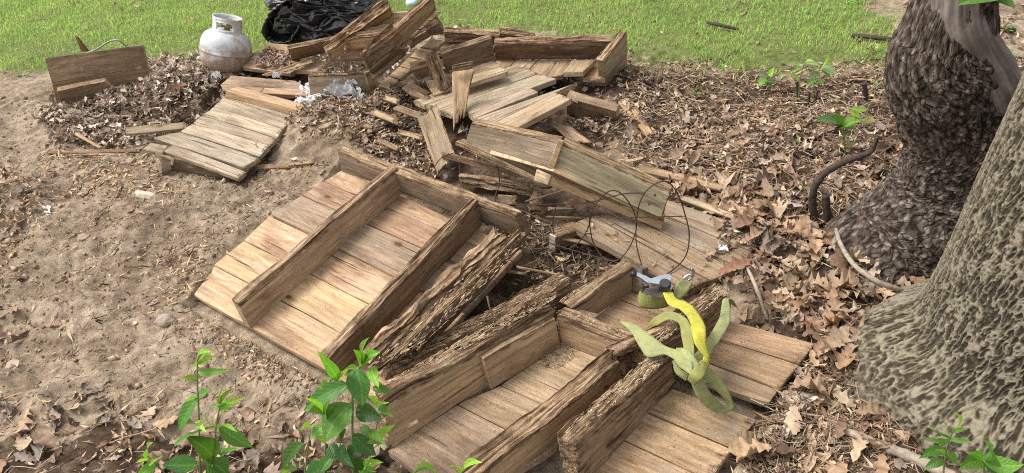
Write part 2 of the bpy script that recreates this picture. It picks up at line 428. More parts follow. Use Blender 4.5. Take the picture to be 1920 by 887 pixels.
    o = add(name, pos, Q, None, WOOD, parent, True, {'pc': pc, 'rot': np.clip(rotv, 0, 1), 'endg': eg}, np.clip(col, .01, .8))
    o.data.set_sharp_from_angle(angle=math.radians(34)); return o

# colours of the timber (dry albedo)
PALE = (.47, .35, .215); TAN = (.37, .265, .165); PINK = (.4, .27, .185); GREYB = (.31, .255, .195); GREY = (.33, .29, .235)
BROWN = (.2, .135, .08); DARK = (.13, .088, .055); ORANGE = (.36, .2, .1); GREEN_T = (.29, .255, .165); DUSTY = (.26, .195, .135)

# ------------------------------------------------------------------ terrain
DECK_A = pxpoly([(345, 560), (640, 305), (990, 430), (1000, 470), (720, 760), (600, 705)], .05)
DECK_B = pxpoly([(715, 850), (1040, 560), (1190, 490), (1380, 560), (1540, 640), (1450, 765), (1425, 790), (1330, 920), (860, 960)], .05)
DECK_C = pxpoly([(1066, 421), (1200, 380), (1440, 470), (1290, 545)], .05)
DECK_G = pxpoly([(262, 282), (425, 160), (560, 205), (455, 338)], .04)
PILE = pxpoly([(430, 190), (420, 150), (480, 80), (800, 60), (1180, 90), (1190, 170), (1170, 230), (1080, 270), (1000, 360), (860, 330), (780, 240), (620, 200)], .1)
LAWN = pxpoly([(-900, 235), (-200, 162), (0, 136), (60, 126), (95, 118), (180, 118), (300, 116), (380, 122), (440, 112), (500, 88), (600, 66), (700, 58), (900, 62), (1060, 74), (1190, 108), (1290, 132), (1440, 142), (1560, 132), (1640, 112), (1680, 80), (1660, 40), (1625, 20), (1700, -30)])
LAWN += [(2.2, 4.6), (9, 6.5), (40, 40), (40, 80), (-90, 80), (-60, 9), (-12, 4.4)]
MX = {k: at(*k)[:2] for k in [(330, 186), (880, 200), (700, 150), (560, 262), (1000, 490), (250, 340), (150, 430), (430, 640), (640, 225), (1650, 520), (1780, 850), (60, 190), (1450, 520), (200, 560)]}
def bump2(x, y, k, rx, ry, h): 
    c = MX[k]; return h * np.exp(-((x - c[0]) / rx) ** 2 - ((y - c[1]) / ry) ** 2)
def height(x, y, fine=True):
    x = np.asarray(x, float); y = np.asarray(y, float)
    h = bump2(x, y, (330, 186), .34, .26, .085) + bump2(x, y, (880, 200), .7, .5, .05) + bump2(x, y, (560, 262), .3, .22, .05) + bump2(x, y, (640, 225), .3, .2, .05)
    h = h - bump2(x, y, (1000, 490), .3, .2, .035) + bump2(x, y, (1650, 520), .4, .35, .04) + bump2(x, y, (1780, 850), .55, .5, .015) + bump2(x, y, (1450, 520), .3, .35, .03) + bump2(x, y, (150, 430), .5, .3, .03)
    near = 1 - sstep(5, 9, np.hypot(x, y - 2))
    und = .028 * fbm(x * 1.3, y * 1.3, 3, 2)
    lw = sstep(-.1, .3, y - (4.15 - np.where(x > 0, .38, .14) * x))
    if fine:
        d = .042 * fbm(x * 3.2, y * 3.6, 9, 3) + .019 * ridge(x * 4 + .4 * np.sin(y * 6), y * 9 + 1.2 * np.sin(x * 3), 5) + .012 * fbm(x * 20, y * 20, 2, 4) + .0035 * np.abs(noise(x * 85, y * 85, 1))
        und = und + d * near * (1 - .75 * lw)
    h = h + und
    for poly in (DECK_A, DECK_B, DECK_C, DECK_G):
        cx = np.mean([p[0] for p in poly]); cy = np.mean([p[1] for p in poly])
        big = [(cx + (p[0] - cx) * 1.02, cy + (p[1] - cy) * 1.02) for p in poly]
        h = np.where(inpoly(x, y, big), np.minimum(h * .3, .0) - .015, h)
    return h
def lawnmask(x, y):
    xx = x + .10 * fbm(x * 2.2, y * 2.2, 7, 3) + .05 * noise(x * 18, y * 18, 3); yy = y + .16 * fbm(x * 1.9, y * 1.9, 11, 3) + .08 * noise(x * 15, y * 15, 5) + .05 * noise(x * 45, y * 45, 5)
    return inpoly(xx, yy, LAWN)
def gaxis(lo, hi, step, far):
    core = np.arange(lo, hi + 1e-6, step); up, d = [hi], step
    while up[-1] < far: d *= 1.35; up.append(up[-1] + d)
    dn_, d = [lo], step
    while dn_[-1] > -far: d *= 1.35; dn_.append(dn_[-1] - d)
    return np.concatenate([dn_[:0:-1], core, up[1:]])
gx, gy = gaxis(-3.4, 2.7, .0135, 900), gaxis(.7, 5.2, .0125, 900)
GXX, GYY = np.meshgrid(gx, gy, indexing='xy')
gz = height(GXX, GYY)
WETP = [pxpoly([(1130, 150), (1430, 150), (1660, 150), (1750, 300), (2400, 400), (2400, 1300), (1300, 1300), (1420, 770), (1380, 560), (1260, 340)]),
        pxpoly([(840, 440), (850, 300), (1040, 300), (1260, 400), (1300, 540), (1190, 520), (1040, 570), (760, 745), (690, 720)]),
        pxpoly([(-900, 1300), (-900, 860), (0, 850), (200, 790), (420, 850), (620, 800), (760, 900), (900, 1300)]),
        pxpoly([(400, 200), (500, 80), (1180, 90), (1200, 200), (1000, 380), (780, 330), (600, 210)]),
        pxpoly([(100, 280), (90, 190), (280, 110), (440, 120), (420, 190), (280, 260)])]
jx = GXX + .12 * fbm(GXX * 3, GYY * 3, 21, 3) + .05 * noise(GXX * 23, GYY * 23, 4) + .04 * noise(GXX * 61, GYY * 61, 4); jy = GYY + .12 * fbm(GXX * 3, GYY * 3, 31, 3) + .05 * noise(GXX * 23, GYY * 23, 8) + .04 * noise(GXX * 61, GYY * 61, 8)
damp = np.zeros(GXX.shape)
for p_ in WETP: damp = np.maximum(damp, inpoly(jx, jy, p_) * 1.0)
lm = lawnmask(GXX, GYY) * 1.0
ny, nx = GXX.shape
ii, jj = np.meshgrid(np.arange(ny - 1), np.arange(nx - 1), indexing='ij')
gq = np.stack([ii * nx + jj, ii * nx + jj + 1, (ii + 1) * nx + jj + 1, (ii + 1) * nx + jj], -1).reshape(-1, 4)
gme = build_mesh('ground', np.stack([GXX, GYY, gz], -1).reshape(-1, 3), gq, None, GROUND, True, {'lawn': lm.ravel(), 'damp': damp.ravel()})
tag(link('ground', gme), kind='structure')
def G(px, py, dz=0.0):
    p = at(px, py, 0)
    for _ in range(4): p = at(px, py, float(height(p[0], p[1], False)) + dz)
    return p

# ------------------------------------------------------------------ trees
def sweep_trunk(name, pts, rad, nz, nk, sd_, parent, fn, mat, twist=0.0):
    pts = np.asarray(pts, float); rad = np.asarray(rad, float)
    d = np.concatenate([[0], np.cumsum(np.linalg.norm(np.diff(pts, axis=0), axis=1))]); s = np.concatenate([np.linspace(0, sd_, int(nz * .86)), np.linspace(sd_, d[-1], nz - int(nz * .86) + 1)[1:]])
    sp = spline(pts, 24); dd = np.concatenate([[0], np.cumsum(np.linalg.norm(np.diff(sp, axis=0), axis=1))]); dd *= d[-1] / dd[-1]
    C_ = np.stack([np.interp(s, dd, sp[:, i]) for i in range(3)], -1)
    rs = spline(np.c_[rad, rad, rad], 24)[:, 0]; R = np.interp(s, dd, rs)
    tg = np.gradient(C_, axis=0); tg /= np.linalg.norm(tg, axis=1)[:, None]
    u = unit(np.cross(tg[0], [0, 1, 0])); V = np.zeros((nz, nk, 3)); nf = int(nk * .82)
    a = np.concatenate([np.linspace(-1.85, 1.85, nf), np.linspace(1.85, 2 * np.pi - 1.85, nk - nf + 2)[1:-1]])
    hg = np.zeros((nz, nk))
    for i in range(nz):
        toc = CAM - C_[i]; u = unit(toc - tg[i] * (toc @ tg[i])); v = np.cross(tg[i], u)
        r, hh = fn(a + twist * s[i], s[i], R[i], C_[i])
        V[i] = C_[i] + (np.cos(a) * r)[:, None] * u + (np.sin(a) * r)[:, None] * v; hg[i] = hh
    i, j = np.meshgrid(np.arange(nz - 1), np.arange(nk), indexing='ij'); j2 = (j + 1) % nk
    Q = np.stack([i * nk + j, i * nk + j2, (i + 1) * nk + j2, (i + 1) * nk + j], -1).reshape(-1, 4)
    return add(name, V.reshape(-1, 3), Q, None, mat, parent, True, {'hgt': hg.ravel()})

def cyl_noise(fn, a, R0, s, fa, fs, z=0.0):
    """noise on a cylinder of nominal radius R0 (seamless): fa cycles per metre round, fs along"""
    return fn(np.cos(a) * R0 * fa, np.sin(a) * R0 * fa, s * fs + z)
# right, grey, deeply ridged
ax0 = at(1897, 728, 0); ax0[2] = -.12
lean = np.array([.115, .02, 1.0])
outl = [(1590, 760), (1590, 690), (1640, 640), (1700, 600), (1740, 530), (1800, 400), (1860, 260), (1920, 130), (1955, 40)]
prof = []
for px, py in outl:
    d = unit(ray(px, py)); e = unit(lean); n = np.cross(d, e); n /= np.linalg.norm(n)
    w0 = ax0 - CAM; dist = abs(w0 @ n)
    # parameter on the axis
    b_, d_, e_ = d @ e, d @ w0, e @ w0
    t = (d_ * b_ - e_) / (1 - b_ * b_)
    prof.append((t, dist))
prof = sorted(prof); print('trunk profile', [(round(a, 2), round(b, 2)) for a, b in prof])
pt = np.array([p[0] for p in prof]); pr_ = np.array([p[1] for p in prof])
tr = thing('ridged_tree', 'large grey tree trunk with deeply ridged bark at the right edge', 'tree', (ax0[0], ax0[1], 0))
ts = np.array([-.02, .1, .2, .3, .42, .55, .75, 1.0, 1.3, 1.8, 2.6])
rr = np.interp(ts, pt, pr_); rr[ts > pt[-1]] = pr_[-1]; rr[ts < pt[0]] = pr_[0]
le = lean / np.linalg.norm(lean); aa = np.linspace(0, 2 * np.pi, 181); ss = np.linspace(.14, 1.9, 120)
def prj(p): q = p - CAM; return 960 + F * (q @ RT) / (q @ FW), 443.5 + F * (q @ DN) / (q @ FW)
outl_t = [(1592, 745), (1590, 715), (1594, 690), (1640, 640), (1700, 600), (1740, 530), (1770, 465), (1800, 400), (1830, 330), (1860, 260), (1890, 195), (1920, 130)]
for it in range(14):
    R_ = np.interp(ss, ts, rr); u_ = unit(np.cross(le, [0, 1, 0])); v_ = np.cross(le, u_)
    PP = ax0 + le * ss[:, None, None] + R_[:, None, None] * (np.cos(aa)[None, :, None] * u_ + np.sin(aa)[None, :, None] * v_)
    qx, qy = prj(PP.reshape(-1, 3)); qz = ((PP.reshape(-1, 3) - CAM) @ FW); si = np.repeat(ss, len(aa)); es = []
    for px, py in outl_t:
        m = np.where(np.abs(qy - py) < 9)[0]; k_ = m[np.argmin(qx[m])]; es.append((si[k_], (qx[k_] - px) * qz[k_] / F))
    es.sort(); e_ = np.interp(ts, [x for x, _ in es], [x for _, x in es]); rr = np.clip(rr + .6 * e_, .2, .75)
rr[0] += .02; rr[-2:] = rr[-3] * np.array([.97, .93]); print('trunk radii', rr.round(2), [(round(x, 2), round(y, 3)) for x, y in es])
def bark_ridged(a, s, R, c):
    R0 = .36
    fl_ = np.clip(1 - (s - .08) / .16, 0, 1.15) ** 1.4 * (.125 * np.exp(-((a + 1.1) / .5) ** 2) + .03 * np.exp(-((a + .2) / .4) ** 2))
    low = np.clip(1 - s / .5, 0, 1)
    R0 = R0 + fl_
    aw = a + .03 * cyl_noise(noise, a, R0, s, 7, 8, 3.0) + .012 * cyl_noise(noise, a, R0, s, 26, 30, 1.0) - .38 * s
    n1 = cyl_noise(noise, aw, R0, s, 46, 10, 9.0) + .3 * cyl_noise(noise, a, R0, s, 70, 60, 4.0); n2 = cyl_noise(noise, aw, R0, s, 74, 27, 2.0)
    rdg = np.maximum(1 - sstep(.06, .26, np.abs(n1)), .8 * (1 - sstep(.03, .18, np.abs(n2))))
    fine = cyl_noise(noise, a, R0, s, 95, 60); fine2 = cyl_noise(noise, a, R0, s, 190, 140, 3.0)
    crk = sstep(.0, .13, np.abs(cyl_noise(noise, a, R0, s, 26, 52, 5.0)))
    h2 = rdg * (.48 + .24 * crk) + .14 + .22 * fine + .18 * fine2
    root = low ** 1.5 * .03 * (np.sin(a * 5 + 1.3) + .5 * np.sin(a * 8))
    hd = rdg * (.5 + .25 * crk) + .2 + .14 * fine + .05 * fine2
    k_ = np.clip(fl_ / .045, 0, 1); blk = cyl_noise(noise, a, R0, s, 60, 75, 5.0) * .8 + fine * .5
    hd = hd * (1 - .75 * k_) + k_ * (.45 + .4 * blk); h2 = h2 * (1 - .6 * k_) + .6 * k_ * (.5 + .6 * blk)
    return R + root * R + fl_ + (hd - .75) * .0072, np.clip(h2, 0, 1)
sweep_trunk('trunk', [ax0 + lean * t / np.linalg.norm(lean) for t in ts], rr, 640, 760, 1.42, tr, bark_ridged, BARK_G)

# left, dark, crooked, scaly
base = at(1640, 500, 0); YT = base[1] + .06
cen = [(1622, 545, 280), (1650, 500, 236), (1712, 450, 240), (1752, 400, 222), (1786, 350, 206), (1800, 300, 200), (1806, 250, 204), (1791, 200, 190), (1772, 140, 192), (1766, 100, 186), (1774, 60, 166), (1790, 0, 146), (1812, -90, 130), (1822, -240, 125), (1815, -480, 120), (1810, -900, 110)]
pts, rad = [], []
for px, py, wd in cen:
    p = aty(px, py, YT); zc = (p - CAM) @ FW
    pts.append(p); rad.append(wd * zc / F / 2)
pts[0] = pts[0] + np.array([-.0, 0, -.03])
pts = np.array(pts)
dt = thing('crooked_tree', 'dark scaly-barked crooked tree trunk with a bleached scar, behind the grey trunk', 'tree', (base[0], base[1], 0))
def bark_scaly(a, s, R, c):
    R0 = .13
    X = a / (2 * np.pi) * 64; wob = .45 * cyl_noise(noise, a, R0, s, 14, 14)
    Yv = np.full_like(a, s * 42) + wob * 1.5 + .5 * cyl_noise(noise, a, R0, s, 45, 40, 2.0)
    X = X + .9 * cyl_noise(noise, a, R0, s, 9, 9, 4.0) + .8 * cyl_noise(noise, a, R0, s, 40, 45, 6.0)
    f1, f2, cid, ox, oy = worley(np.mod(X, 64), Yv, 3)
    e = sstep(.0, .15, f2 - f1)
    tilt = oy * .25
    rnd = (cid % 97) / 97.0
    fine = cyl_noise(noise, a, R0, s, 120, 60); big = cyl_noise(fbm, a, R0, s, 4, 3, 2.0)
    h = e * (.5 + .4 * rnd + tilt * .55) + .2 * fine
    low = np.clip(1 - s / .35, 0, 1)
    return R * (1 + .05 * big + low ** 2 * .12 * np.sin(a * 4 + .5)) + (h - .5) * .0055 + .011 * cyl_noise(fbm, a, R0, s, 22, 9, 8.0), np.clip(.06 + .34 * e + np.maximum(oy, 0) * .3 * e + .45 * fine + .35 * cyl_noise(noise, a, R0, s, 70, 30, 5.0) + (rnd - .5) * .2, 0, 1)
sweep_trunk('trunk', pts, rad, 600, 400, 1.15, dt, bark_scaly, BARK_D)
# bleached bare wood of the broken limb on the front of the dark trunk
def make_bare():
    m = Mat('bleached_bare_wood', .75, .25); p = m.attr('pc'); h = m.attr('hgt', 'Fac')
    n = m.noise(p, (2.2, 40, 40), 6, .65); n2 = m.noise(p, (6, 10, 10), 4)
    c = m.ramp(n, [(.28, (.06, .048, .04)), (.48, (.2, .165, .14)), (.7, (.4, .35, .31))])
    c = m.mix(m.rng(n2, .5, .68, 0, .7), c, c4(.1, .07, .05)); c = m.mix(m.rng(h, .5, .9, 0, .8), c, c4(.05, .036, .028))
    m.color(c); m.bump(n, .006, .9); return m.m
BARE = make_bare()
def limb(name, parent, px, Y, ker=0.0, k=96, n=170, mat=None, knob=None):
    ps, rs = [], []
    for x, y, wd, dy in px:
        p = aty(x, y, Y + dy); ps.append(p); rs.append(wd * ((p - CAM) @ FW) / F / 2)
    sp = spline(ps, 24); rsp = spline(np.c_[rs, rs, rs], 24)[:, 0]
    V, Q, T = tube(sp, rsp, k, True)
    m_ = len(sp); a = np.tile(np.arange(k) * 2 * np.pi / k, m_); s = np.repeat(np.linspace(0, 1, m_), k)
    cc = np.repeat(sp, k, 0); dirn = V[:m_ * k] - cc; r = np.linalg.norm(dirn, axis=1); dirn /= r[:, None] + 1e-9
    groove = ridge(np.cos(a) * 2.2 + s * 1.5, np.sin(a) * 2.2, s * 2.0) * .5 + ridge(np.cos(a) * 7, np.sin(a) * 7, s * 3) * .25 + .25 * fbm(np.cos(a) * 3, np.sin(a) * 3, s * 9, 3)
    V[:m_ * k] += dirn * (groove * .012 * np.clip(r / .06, .3, 1.2))[:, None]
    hg = np.zeros(len(V)); hg[:m_ * k] = np.clip(-groove * 1.2, 0, 1)
    pc = np.stack([np.concatenate([s, [0, 1]]) * .5, np.concatenate([np.cos(a), [0, 0]]) * .06, np.concatenate([np.sin(a), [0, 0]]) * .06], -1)
    return add(name, V, Q, T, mat, parent, True, {'pc': pc, 'hgt': hg})
limb('bare_wood', dt, [(1792, -120, 60, -.03), (1792, -40, 84, -.035), (1790, 20, 96, -.035), (1798, 60, 98, -.045), (1818, 100, 98, -.05), (1840, 135, 96, -.06), (1856, 165, 92, -.07), (1864, 196, 74, -.075), (1856, 228, 46, -.075), (1848, 258, 16, -.06)], YT, mat=BARE)
limb('broken_limb', dt, [(1830, 110, 62, -.04), (1862, 138, 56, -.05), (1886, 152, 44, -.06), (1904, 156, 22, -.06)], YT, mat=BARE)
limb('bark_fork', dt, [(1838, 170, 40, .05), (1846, 110, 50, .06), (1842, 60, 44, .06), (1838, 0, 46, .05), (1840, -120, 50, .05)], YT, mat=BARK_D)

# ------------------------------------------------------------------ timber
def cen3(*ps): 
    c = np.mean([P(p) for p in ps], 0); return (c[0], c[1], 0.0)
def plane3(a, b, c):
    a, b, c = P(a), P(b), P(c); n = unit(np.cross(b - a, c - a)); n = n if n[2] > 0 else -n
    return a, n
def on(pl, px, py, off=0.0):
    a, n = pl; a = a + n * off; d = ray(px, py); t = ((a - CAM) @ n) / (d @ n); return CAM + d * t
def lerp2(a, b, t): return (a[0] + (b[0] - a[0]) * t, a[1] + (b[1] - a[1]) * t)
def isect(p, q, r, s):
    x1, y1, x2, y2, x3, y3, x4, y4 = *p, *q, *r, *s
    d = (x1 - x2) * (y3 - y4) - (y1 - y2) * (x3 - x4)
    a, b = x1 * y2 - y1 * x2, x3 * y4 - y3 * x4
    return ((a * (x3 - x4) - (x1 - x2) * b) / d, (a * (y3 - y4) - (y1 - y2) * b) / d)

# A: big upturned section in the middle, boards below and joists standing on them
PA = plane3((362, 554, .035), (620, 692, .045), (753.6, 364, .115))
A = thing('deck_section', 'large upturned section with two joists standing on seven pale pinkish boards, left of centre', 'deck section', cen3((600, 520)), 'dismantled deck sections')
rend = ((716, 758), (992, 455))
seams = [((362, 554), (607, 694)), ((401, 497), (627.5, 618)), ((457, 451), (680, 564.5)), ((506, 404), (725.6, 513)), ((565, 366), (799, 470)), ((607, 340), (814, 427.5)), ((640, 319), (880, 425))]
bc = [(.45, .315, .2), (.47, .345, .205), (.42, .29, .19), (.285, .215, .165), (.33, .215, .145), (.36, .25, .17)]
for i in range(6):
    l0, l1 = seams[i], seams[i + 1]
    a_, d_ = l0[0], l1[0]; b_, c_ = isect(*l0, *rend), isect(*l1, *rend)
    off = 0.0
    if i == 0: d_ = (403, 498)
    if i == 3: a_, d_, off = (508, 402), (566, 366), .012
    q = [on(PA, *p, off + .001 * (i % 2)) for p in (a_, b_, c_, d_)]
    if i == 0: q[0] = on(PA, 363, 553)
    plank('board', q, .026, A, bc[i], gap=.0016, wob=.002, bow=.003)
HJ = .14
J = lambda b0, b1, t1, t0, h=HJ: [on(PA, *b0, .002), on(PA, *b1, .002), on(PA, *t1, h), on(PA, *t0, h)]
plank('joist', J((470, 616), (753.6, 364), (745, 311), (445, 566)), .038, A, (.4, .315, .22), rot=.012, rd=.03)
plank('joist', J((643, 702), (904, 422.5), (897, 371), (613, 672)), .042, A, (.29, .21, .145), rot=.022, rd=.045)
plank('header', J((640, 321), (985, 447), (964, 402), (632, 280)), .045, A, (.26, .205, .15), rot=.026, rd=.05)

# rotten beams lying in the middle
JB = thing('rotten_beam', 'crumbling orange-brown beam leaning across the end of the upturned section', 'beam', cen3((830, 570)), 'rotten beams')
plank('timber', [(704, 706, .13), (962, 474, .20), (944, 424, .27), (682, 672, .21)], .05, JB, (.3, .2, .12), rface=.020, jag=(.05, .09), rot=.02, seg=.007)
plank('split_face', [(790, 668, .10), (992, 452, .16), (984, 430, .245), (742, 664, .19)], .03, JB, (.17, .12, .085), rface=.012, jag=(.12, .06), rot=.02, seg=.007)
JC = thing('rotten_beam', 'dark rotten beam lying low between the two big sections, its top covered in crumbs', 'beam', cen3((900, 630)), 'rotten beams')
plank('timber', [(742, 738, .0), (1079, 561, .0), (1070, 524, .10), (735, 694, .11)], .075, JC, (.12, .08, .05), rot=.04, rd=.07, jag=(.02, .01), rface=.004)
plank('timber', [(722, 738, .0), (790, 700, .01), (786, 668, .09), (716, 700, .09)], .03, JC, (.2, .13, .08), rot=.03, rd=.06, jag=(.02, .05))

# B: section in front, with the yellow strap
PB = plane3((729, 845, .075), (1050, 645, .045), (1420, 788, .045))
B = thing('deck_section', 'front section with crumbling side beams and boards, tied up in the yellow strap', 'deck section', cen3((1100, 740)), 'dismantled deck sections')
sb = [((726, 846), (860, 948)), ((857, 758), (1030, 846)), ((939, 722), (1092, 790)), ((1013, 668), (1160, 733)), ((1062, 636), (1215, 702)), ((1110, 598), (1262, 662)), ((1160, 560), (1312, 622)), ((1190, 540), (1345, 600))]
bb = [(.3, .225, .165), (.36, .27, .18), (.37, .28, .185), (.36, .27, .185), (.3, .21, .14), (.27, .185, .12), (.29, .2, .13)]
for i in range(7):
    l0, l1 = sb[i], sb[i + 1]
    plank('board', [on(PB, *p, .001 * (i % 2)) for p in (l0[0], l0[1], l1[1], l1[0])], .03, B, bb[i], gap=.0018, wob=.002)
K = lambda b0, b1, t1, t0, h0, h1: [on(PB, *b0, .003), on(PB, *b1, .003), on(PB, *t1, h1), on(PB, *t0, h0)]
plank('side_beam', K((729, 843), (1050, 632), (1038, 562), (714, 744), .185, .17), .045, B, (.36, .27, .18), rot=.035, rd=.06, jag=(.01, .02))
plank('side_beam', K((735, 800), (1046, 600), (1040, 545), (722, 718), .14, .2), .03, B, (.24, .17, .11), rot=.05, rd=.08, jag=(.03, .03), rface=.006)
plank('block', K((921, 731), (1052, 650), (1040, 592), (907, 672), .135, .135), .04, B, (.38, .29, .2), rot=.01, rd=.025)
plank('cross_beam', K((1050, 644), (1196, 700), (1204, 648), (1043, 588), .135, .135), .05, B, (.31, .225, .15), rot=.02, rd=.05, rface=.0)
plank('side_beam', K((1122, 589), (1186, 545), (1186, 493), (1070, 577), .12, .12), .05, B, (.33, .25, .165), rot=.022, rd=.05)
plank('dark_gap_fill', K((1184, 547), (1206, 556), (1204, 506), (1184, 497), .09, .09), .05, B, (.13, .095, .065), rot=.0)  # dark filler added in place of a shaded gap; its colour stands for shade
# right pair
plank('side_beam', K((900, 940), (1185, 715), (1166, 672), (876, 905), .15, .15), .06, B, (.4, .29, .18), rot=.03, rd=.045, jag=(.02, .05))
plank('side_beam', K((1090, 915), (1268, 720), (1258, 668), (1073, 822), .19, .15), .06, B, (.29, .2, .135), rot=.035, rd=.06, jag=(.015, .01), rface=.002)
plank('side_beam', K((1200, 728), (1369, 606), (1368, 545), (1222, 656), .15, .17), .075, B, (.27, .2, .13), rot=.045, rd=.075, jag=(.02, .01), rface=.005)
plank('splinter', K((1150, 690), (1250, 640), (1244, 622), (1140, 668), .15, .16), .03, B, (.3, .2, .12), rface=.01, jag=(.05, .04))
# boards sticking out to the right
PR = plane3((1420, 788, .05), (1261, 728, .055), (1169, 829, .06))
for q, c in (([(1262, 728), (1420, 786), (1374, 841), (1211, 771)], (.4, .285, .175)), ([(1210, 772), (1374, 842), (1331, 900), (1150, 815)], (.39, .275, .17)), ([(1150, 816), (1330, 901), (1285, 955), (1100, 868)], (.34, .225, .135))):
    plank('board', [on(PR, *p) for p in q], .028, B, c, gap=.002, endg=.5, jag=(0, .006))
PR2 = plane3((1530, 644, .05), (1440, 757, .05), (1330, 690, .05))
for q, c in (([(1345, 594), (1530, 644), (1500, 683), (1318, 626)], (.34, .24, .15)), ([(1318, 627), (1500, 684), (1462, 730), (1290, 664)], (.35, .24, .15)), ([(1290, 665), (1461, 731), (1440, 757), (1272, 700)], (.3, .215, .145))):
    plank('board', [on(PR2, *p) for p in q], .026, B, c, gap=.002, endg=.35, jag=(0, .008))

# C: dusty boards flat on the ground behind the strap
PC = plane3((1066, 421, .10), (1290, 545, .055), (1400, 465, .05))
Cs = thing('deck_section', 'dusty grey-tan boards lying flat under the wire hoops and half covered in leaves', 'deck section', cen3((1230, 460)), 'dismantled deck sections')
sc_ = [((1066, 421), (1290, 547)), ((1112, 404), (1330, 526)), ((1165, 396), (1385, 507)), ((1197, 384), (1412, 472)), ((1240, 370), (1440, 438))]
for i in range(4):
    plank('board', [on(PC, *p, .002 * (i % 2)) for p in (sc_[i][0], sc_[i][1], sc_[i + 1][1], sc_[i + 1][0])], .034, Cs, [(.25, .19, .13), (.255, .195, .135), (.3, .235, .165), (.33, .26, .185)][i], gap=.003, jag=(.01, .01))

# D: corner of a box, greenish beam
D_ = thing('deck_section', 'tipped corner section with a grey-green outer beam and pale sawn board ends', 'deck section', cen3((1080, 330)), 'dismantled deck sections')
plank('fascia', [(872, 268, .285), (1030, 315, .32), (1047, 264, .44), (884, 230, .41)], .036, D_, (.36, .3, .22), rot=.006, rd=.02)
plank('beam', [(1039, 318, .31), (1241, 410, .155), (1258, 356, .28), (1054, 264, .435)], .042, D_, (.36, .335, .235), rot=.008, rd=.025, endg=.0, jag=(0, .004))
for x, y, z in ((1217, 383, .222), (1228, 366, .262)):
    p = at(x, y, z); n_ = unit(CAM - p)
    V, Q, T = tube([p - n_ * .004, p + n_ * .0035], .005, 10); add('screw', V, Q, T, RUSTW, D_)
plank('end_trim', [(1027, 313, .325), (1038, 320, .312), (1056, 266, .438), (1046, 263, .446)], .012, D_, (.5, .39, .235), endg=.4)
ends = [(916, 286), (952, 293), (994, 305), (1038, 322)]
for i in range(3):
    (x0, y0), (x1, y1) = ends[i], ends[i + 1]; z0, z1 = .275 + .012 * i, .287 + .012 * i
    plank('board', [(x0 + 1, y0 + 9, z0 - .02), (x1 - 1, y1 + 9, z1 - .02), (x1 - 1, y1 - 2, z1), (x0 + 1, y0 - 2, z0)], .5 if i == 2 else .3, D_, (.5, .39, .24), endg=.6, jag=(0, 0)) if False else None
PD = plane3((916, 290, .275), (1037, 324, .30), (1241, 412, .145))
dl = [((870, 268), (1075, 372)), ((916, 288), (1112, 382)), ((952, 298), (1150, 391)), ((995, 310), (1195, 402)), ((1037, 322), (1236, 412))]
nD = PD[1]
for i in range(1, 4):
    a0, a1, b0, b1 = dl[i][0], dl[i][1], dl[i + 1][0], dl[i + 1][1]
    q = [on(PD, *a0), on(PD, *b0), on(PD, *b1), on(PD, *a1)]
    plank('board', [q[0], q[3], q[2], q[1]], .026, D_, (.33, .245, .155), endg=1.0, gap=.002)
plank('board', [(853, 272, .23), (1010, 345, .13), (1012, 330, .15), (854, 263, .25)], .07, D_, (.2, .145, .09), endg=.7, jag=(.003, .03), rot=.006)
plank('beam', [(1028, 347, .24), (1240, 431, .085), (1246, 411, .13), (1034, 326, .285)], .06, D_, (.34, .235, .13), endg=1.0, rot=.006, rd=.02, jag=(.0, .003))
plank('end_trim', [(1001, 338, .255), (1027, 348, .24), (1034, 328, .283), (1006, 318, .297)], .01, D_, (.58, .48, .32), endg=.6)

# E: platform at the back with a rotten header and box end
PE = plane3((924, 233, .22), (1073, 183, .2), (847, 216, .2))
E_ = thing('deck_section', 'grey weathered platform boards fanned out in the middle of the pile', 'deck section', cen3((970, 190)), 'dismantled deck sections')
for q, c in (([(960, 245), (1074, 184), (1041, 173), (924, 232)], (.37, .29, .2)), ([(923, 232), (1042, 173), (1078, 156), (889, 222)], (.33, .28, .22)), ([(852, 216), (1045, 147), (1010, 138), (820, 206)], (.37, .31, .24)), ([(820, 206), (1009, 138), (992, 128), (797, 197)], (.33, .27, .2)), ([(796, 197), (992, 127), (962, 122), (775, 188)], (.36, .31, .245)), ([(889, 222), (1010, 172), (985, 160), (872, 207)], (.32, .26, .2))):
    plank('board', [on(PE, *p, .0015 * (len(DIMS) % 3)) for p in q], .028, E_, c, gap=.0015, endg=.45, jag=(.004, .008))
E2 = thing('deck_section', 'box-shaped section at the back of the pile with a long dark rotten header', 'deck section', cen3((1040, 110)), 'dismantled deck sections')
tops = [(930, 113), (966, 113), (1008, 113), (1045, 113), (1072, 112)]; bots = [(905, 152), (935, 152), (975, 150), (1022, 146), (1056, 140)]
for i in range(4):
    plank('board', [(*tops[i], .13), (*bots[i], .135), (*bots[i + 1], .135), (*tops[i + 1], .13)], .026, E2, [(.3, .21, .14), (.34, .25, .165), (.36, .27, .18), (.3, .215, .14)][i], gap=.002)
plank('board', [(1071, 113, .155), (1056, 135, .165), (1093, 134, .165), (1117, 112, .155)], .028, E2, (.33, .25, .165), endg=.6)
plank('board', [(1117, 114, .12), (1092, 146, .11), (1134, 147, .11), (1140, 120, .12)], .028, E2, (.3, .2, .13), endg=.6)
plank('header', [(928, 112, .135), (1118, 111, .135), (1150, 72, .27), (926, 78, .26)], .05, E2, (.15, .095, .06), rot=.035, rd=.05, jag=(.01, .01))
plank('end_panel', [(1136, 144, .115), (1177, 97, .125), (1175, 56, .285), (1131, 113, .25)], .036, E2, (.31, .265, .185), rot=.02, rd=.04, endg=.8)
plank('end_panel', [(1136, 162, .04), (1174, 128, .03), (1177, 99, .12), (1136, 146, .11)], .05, E2, (.32, .24, .15), endg=.7)
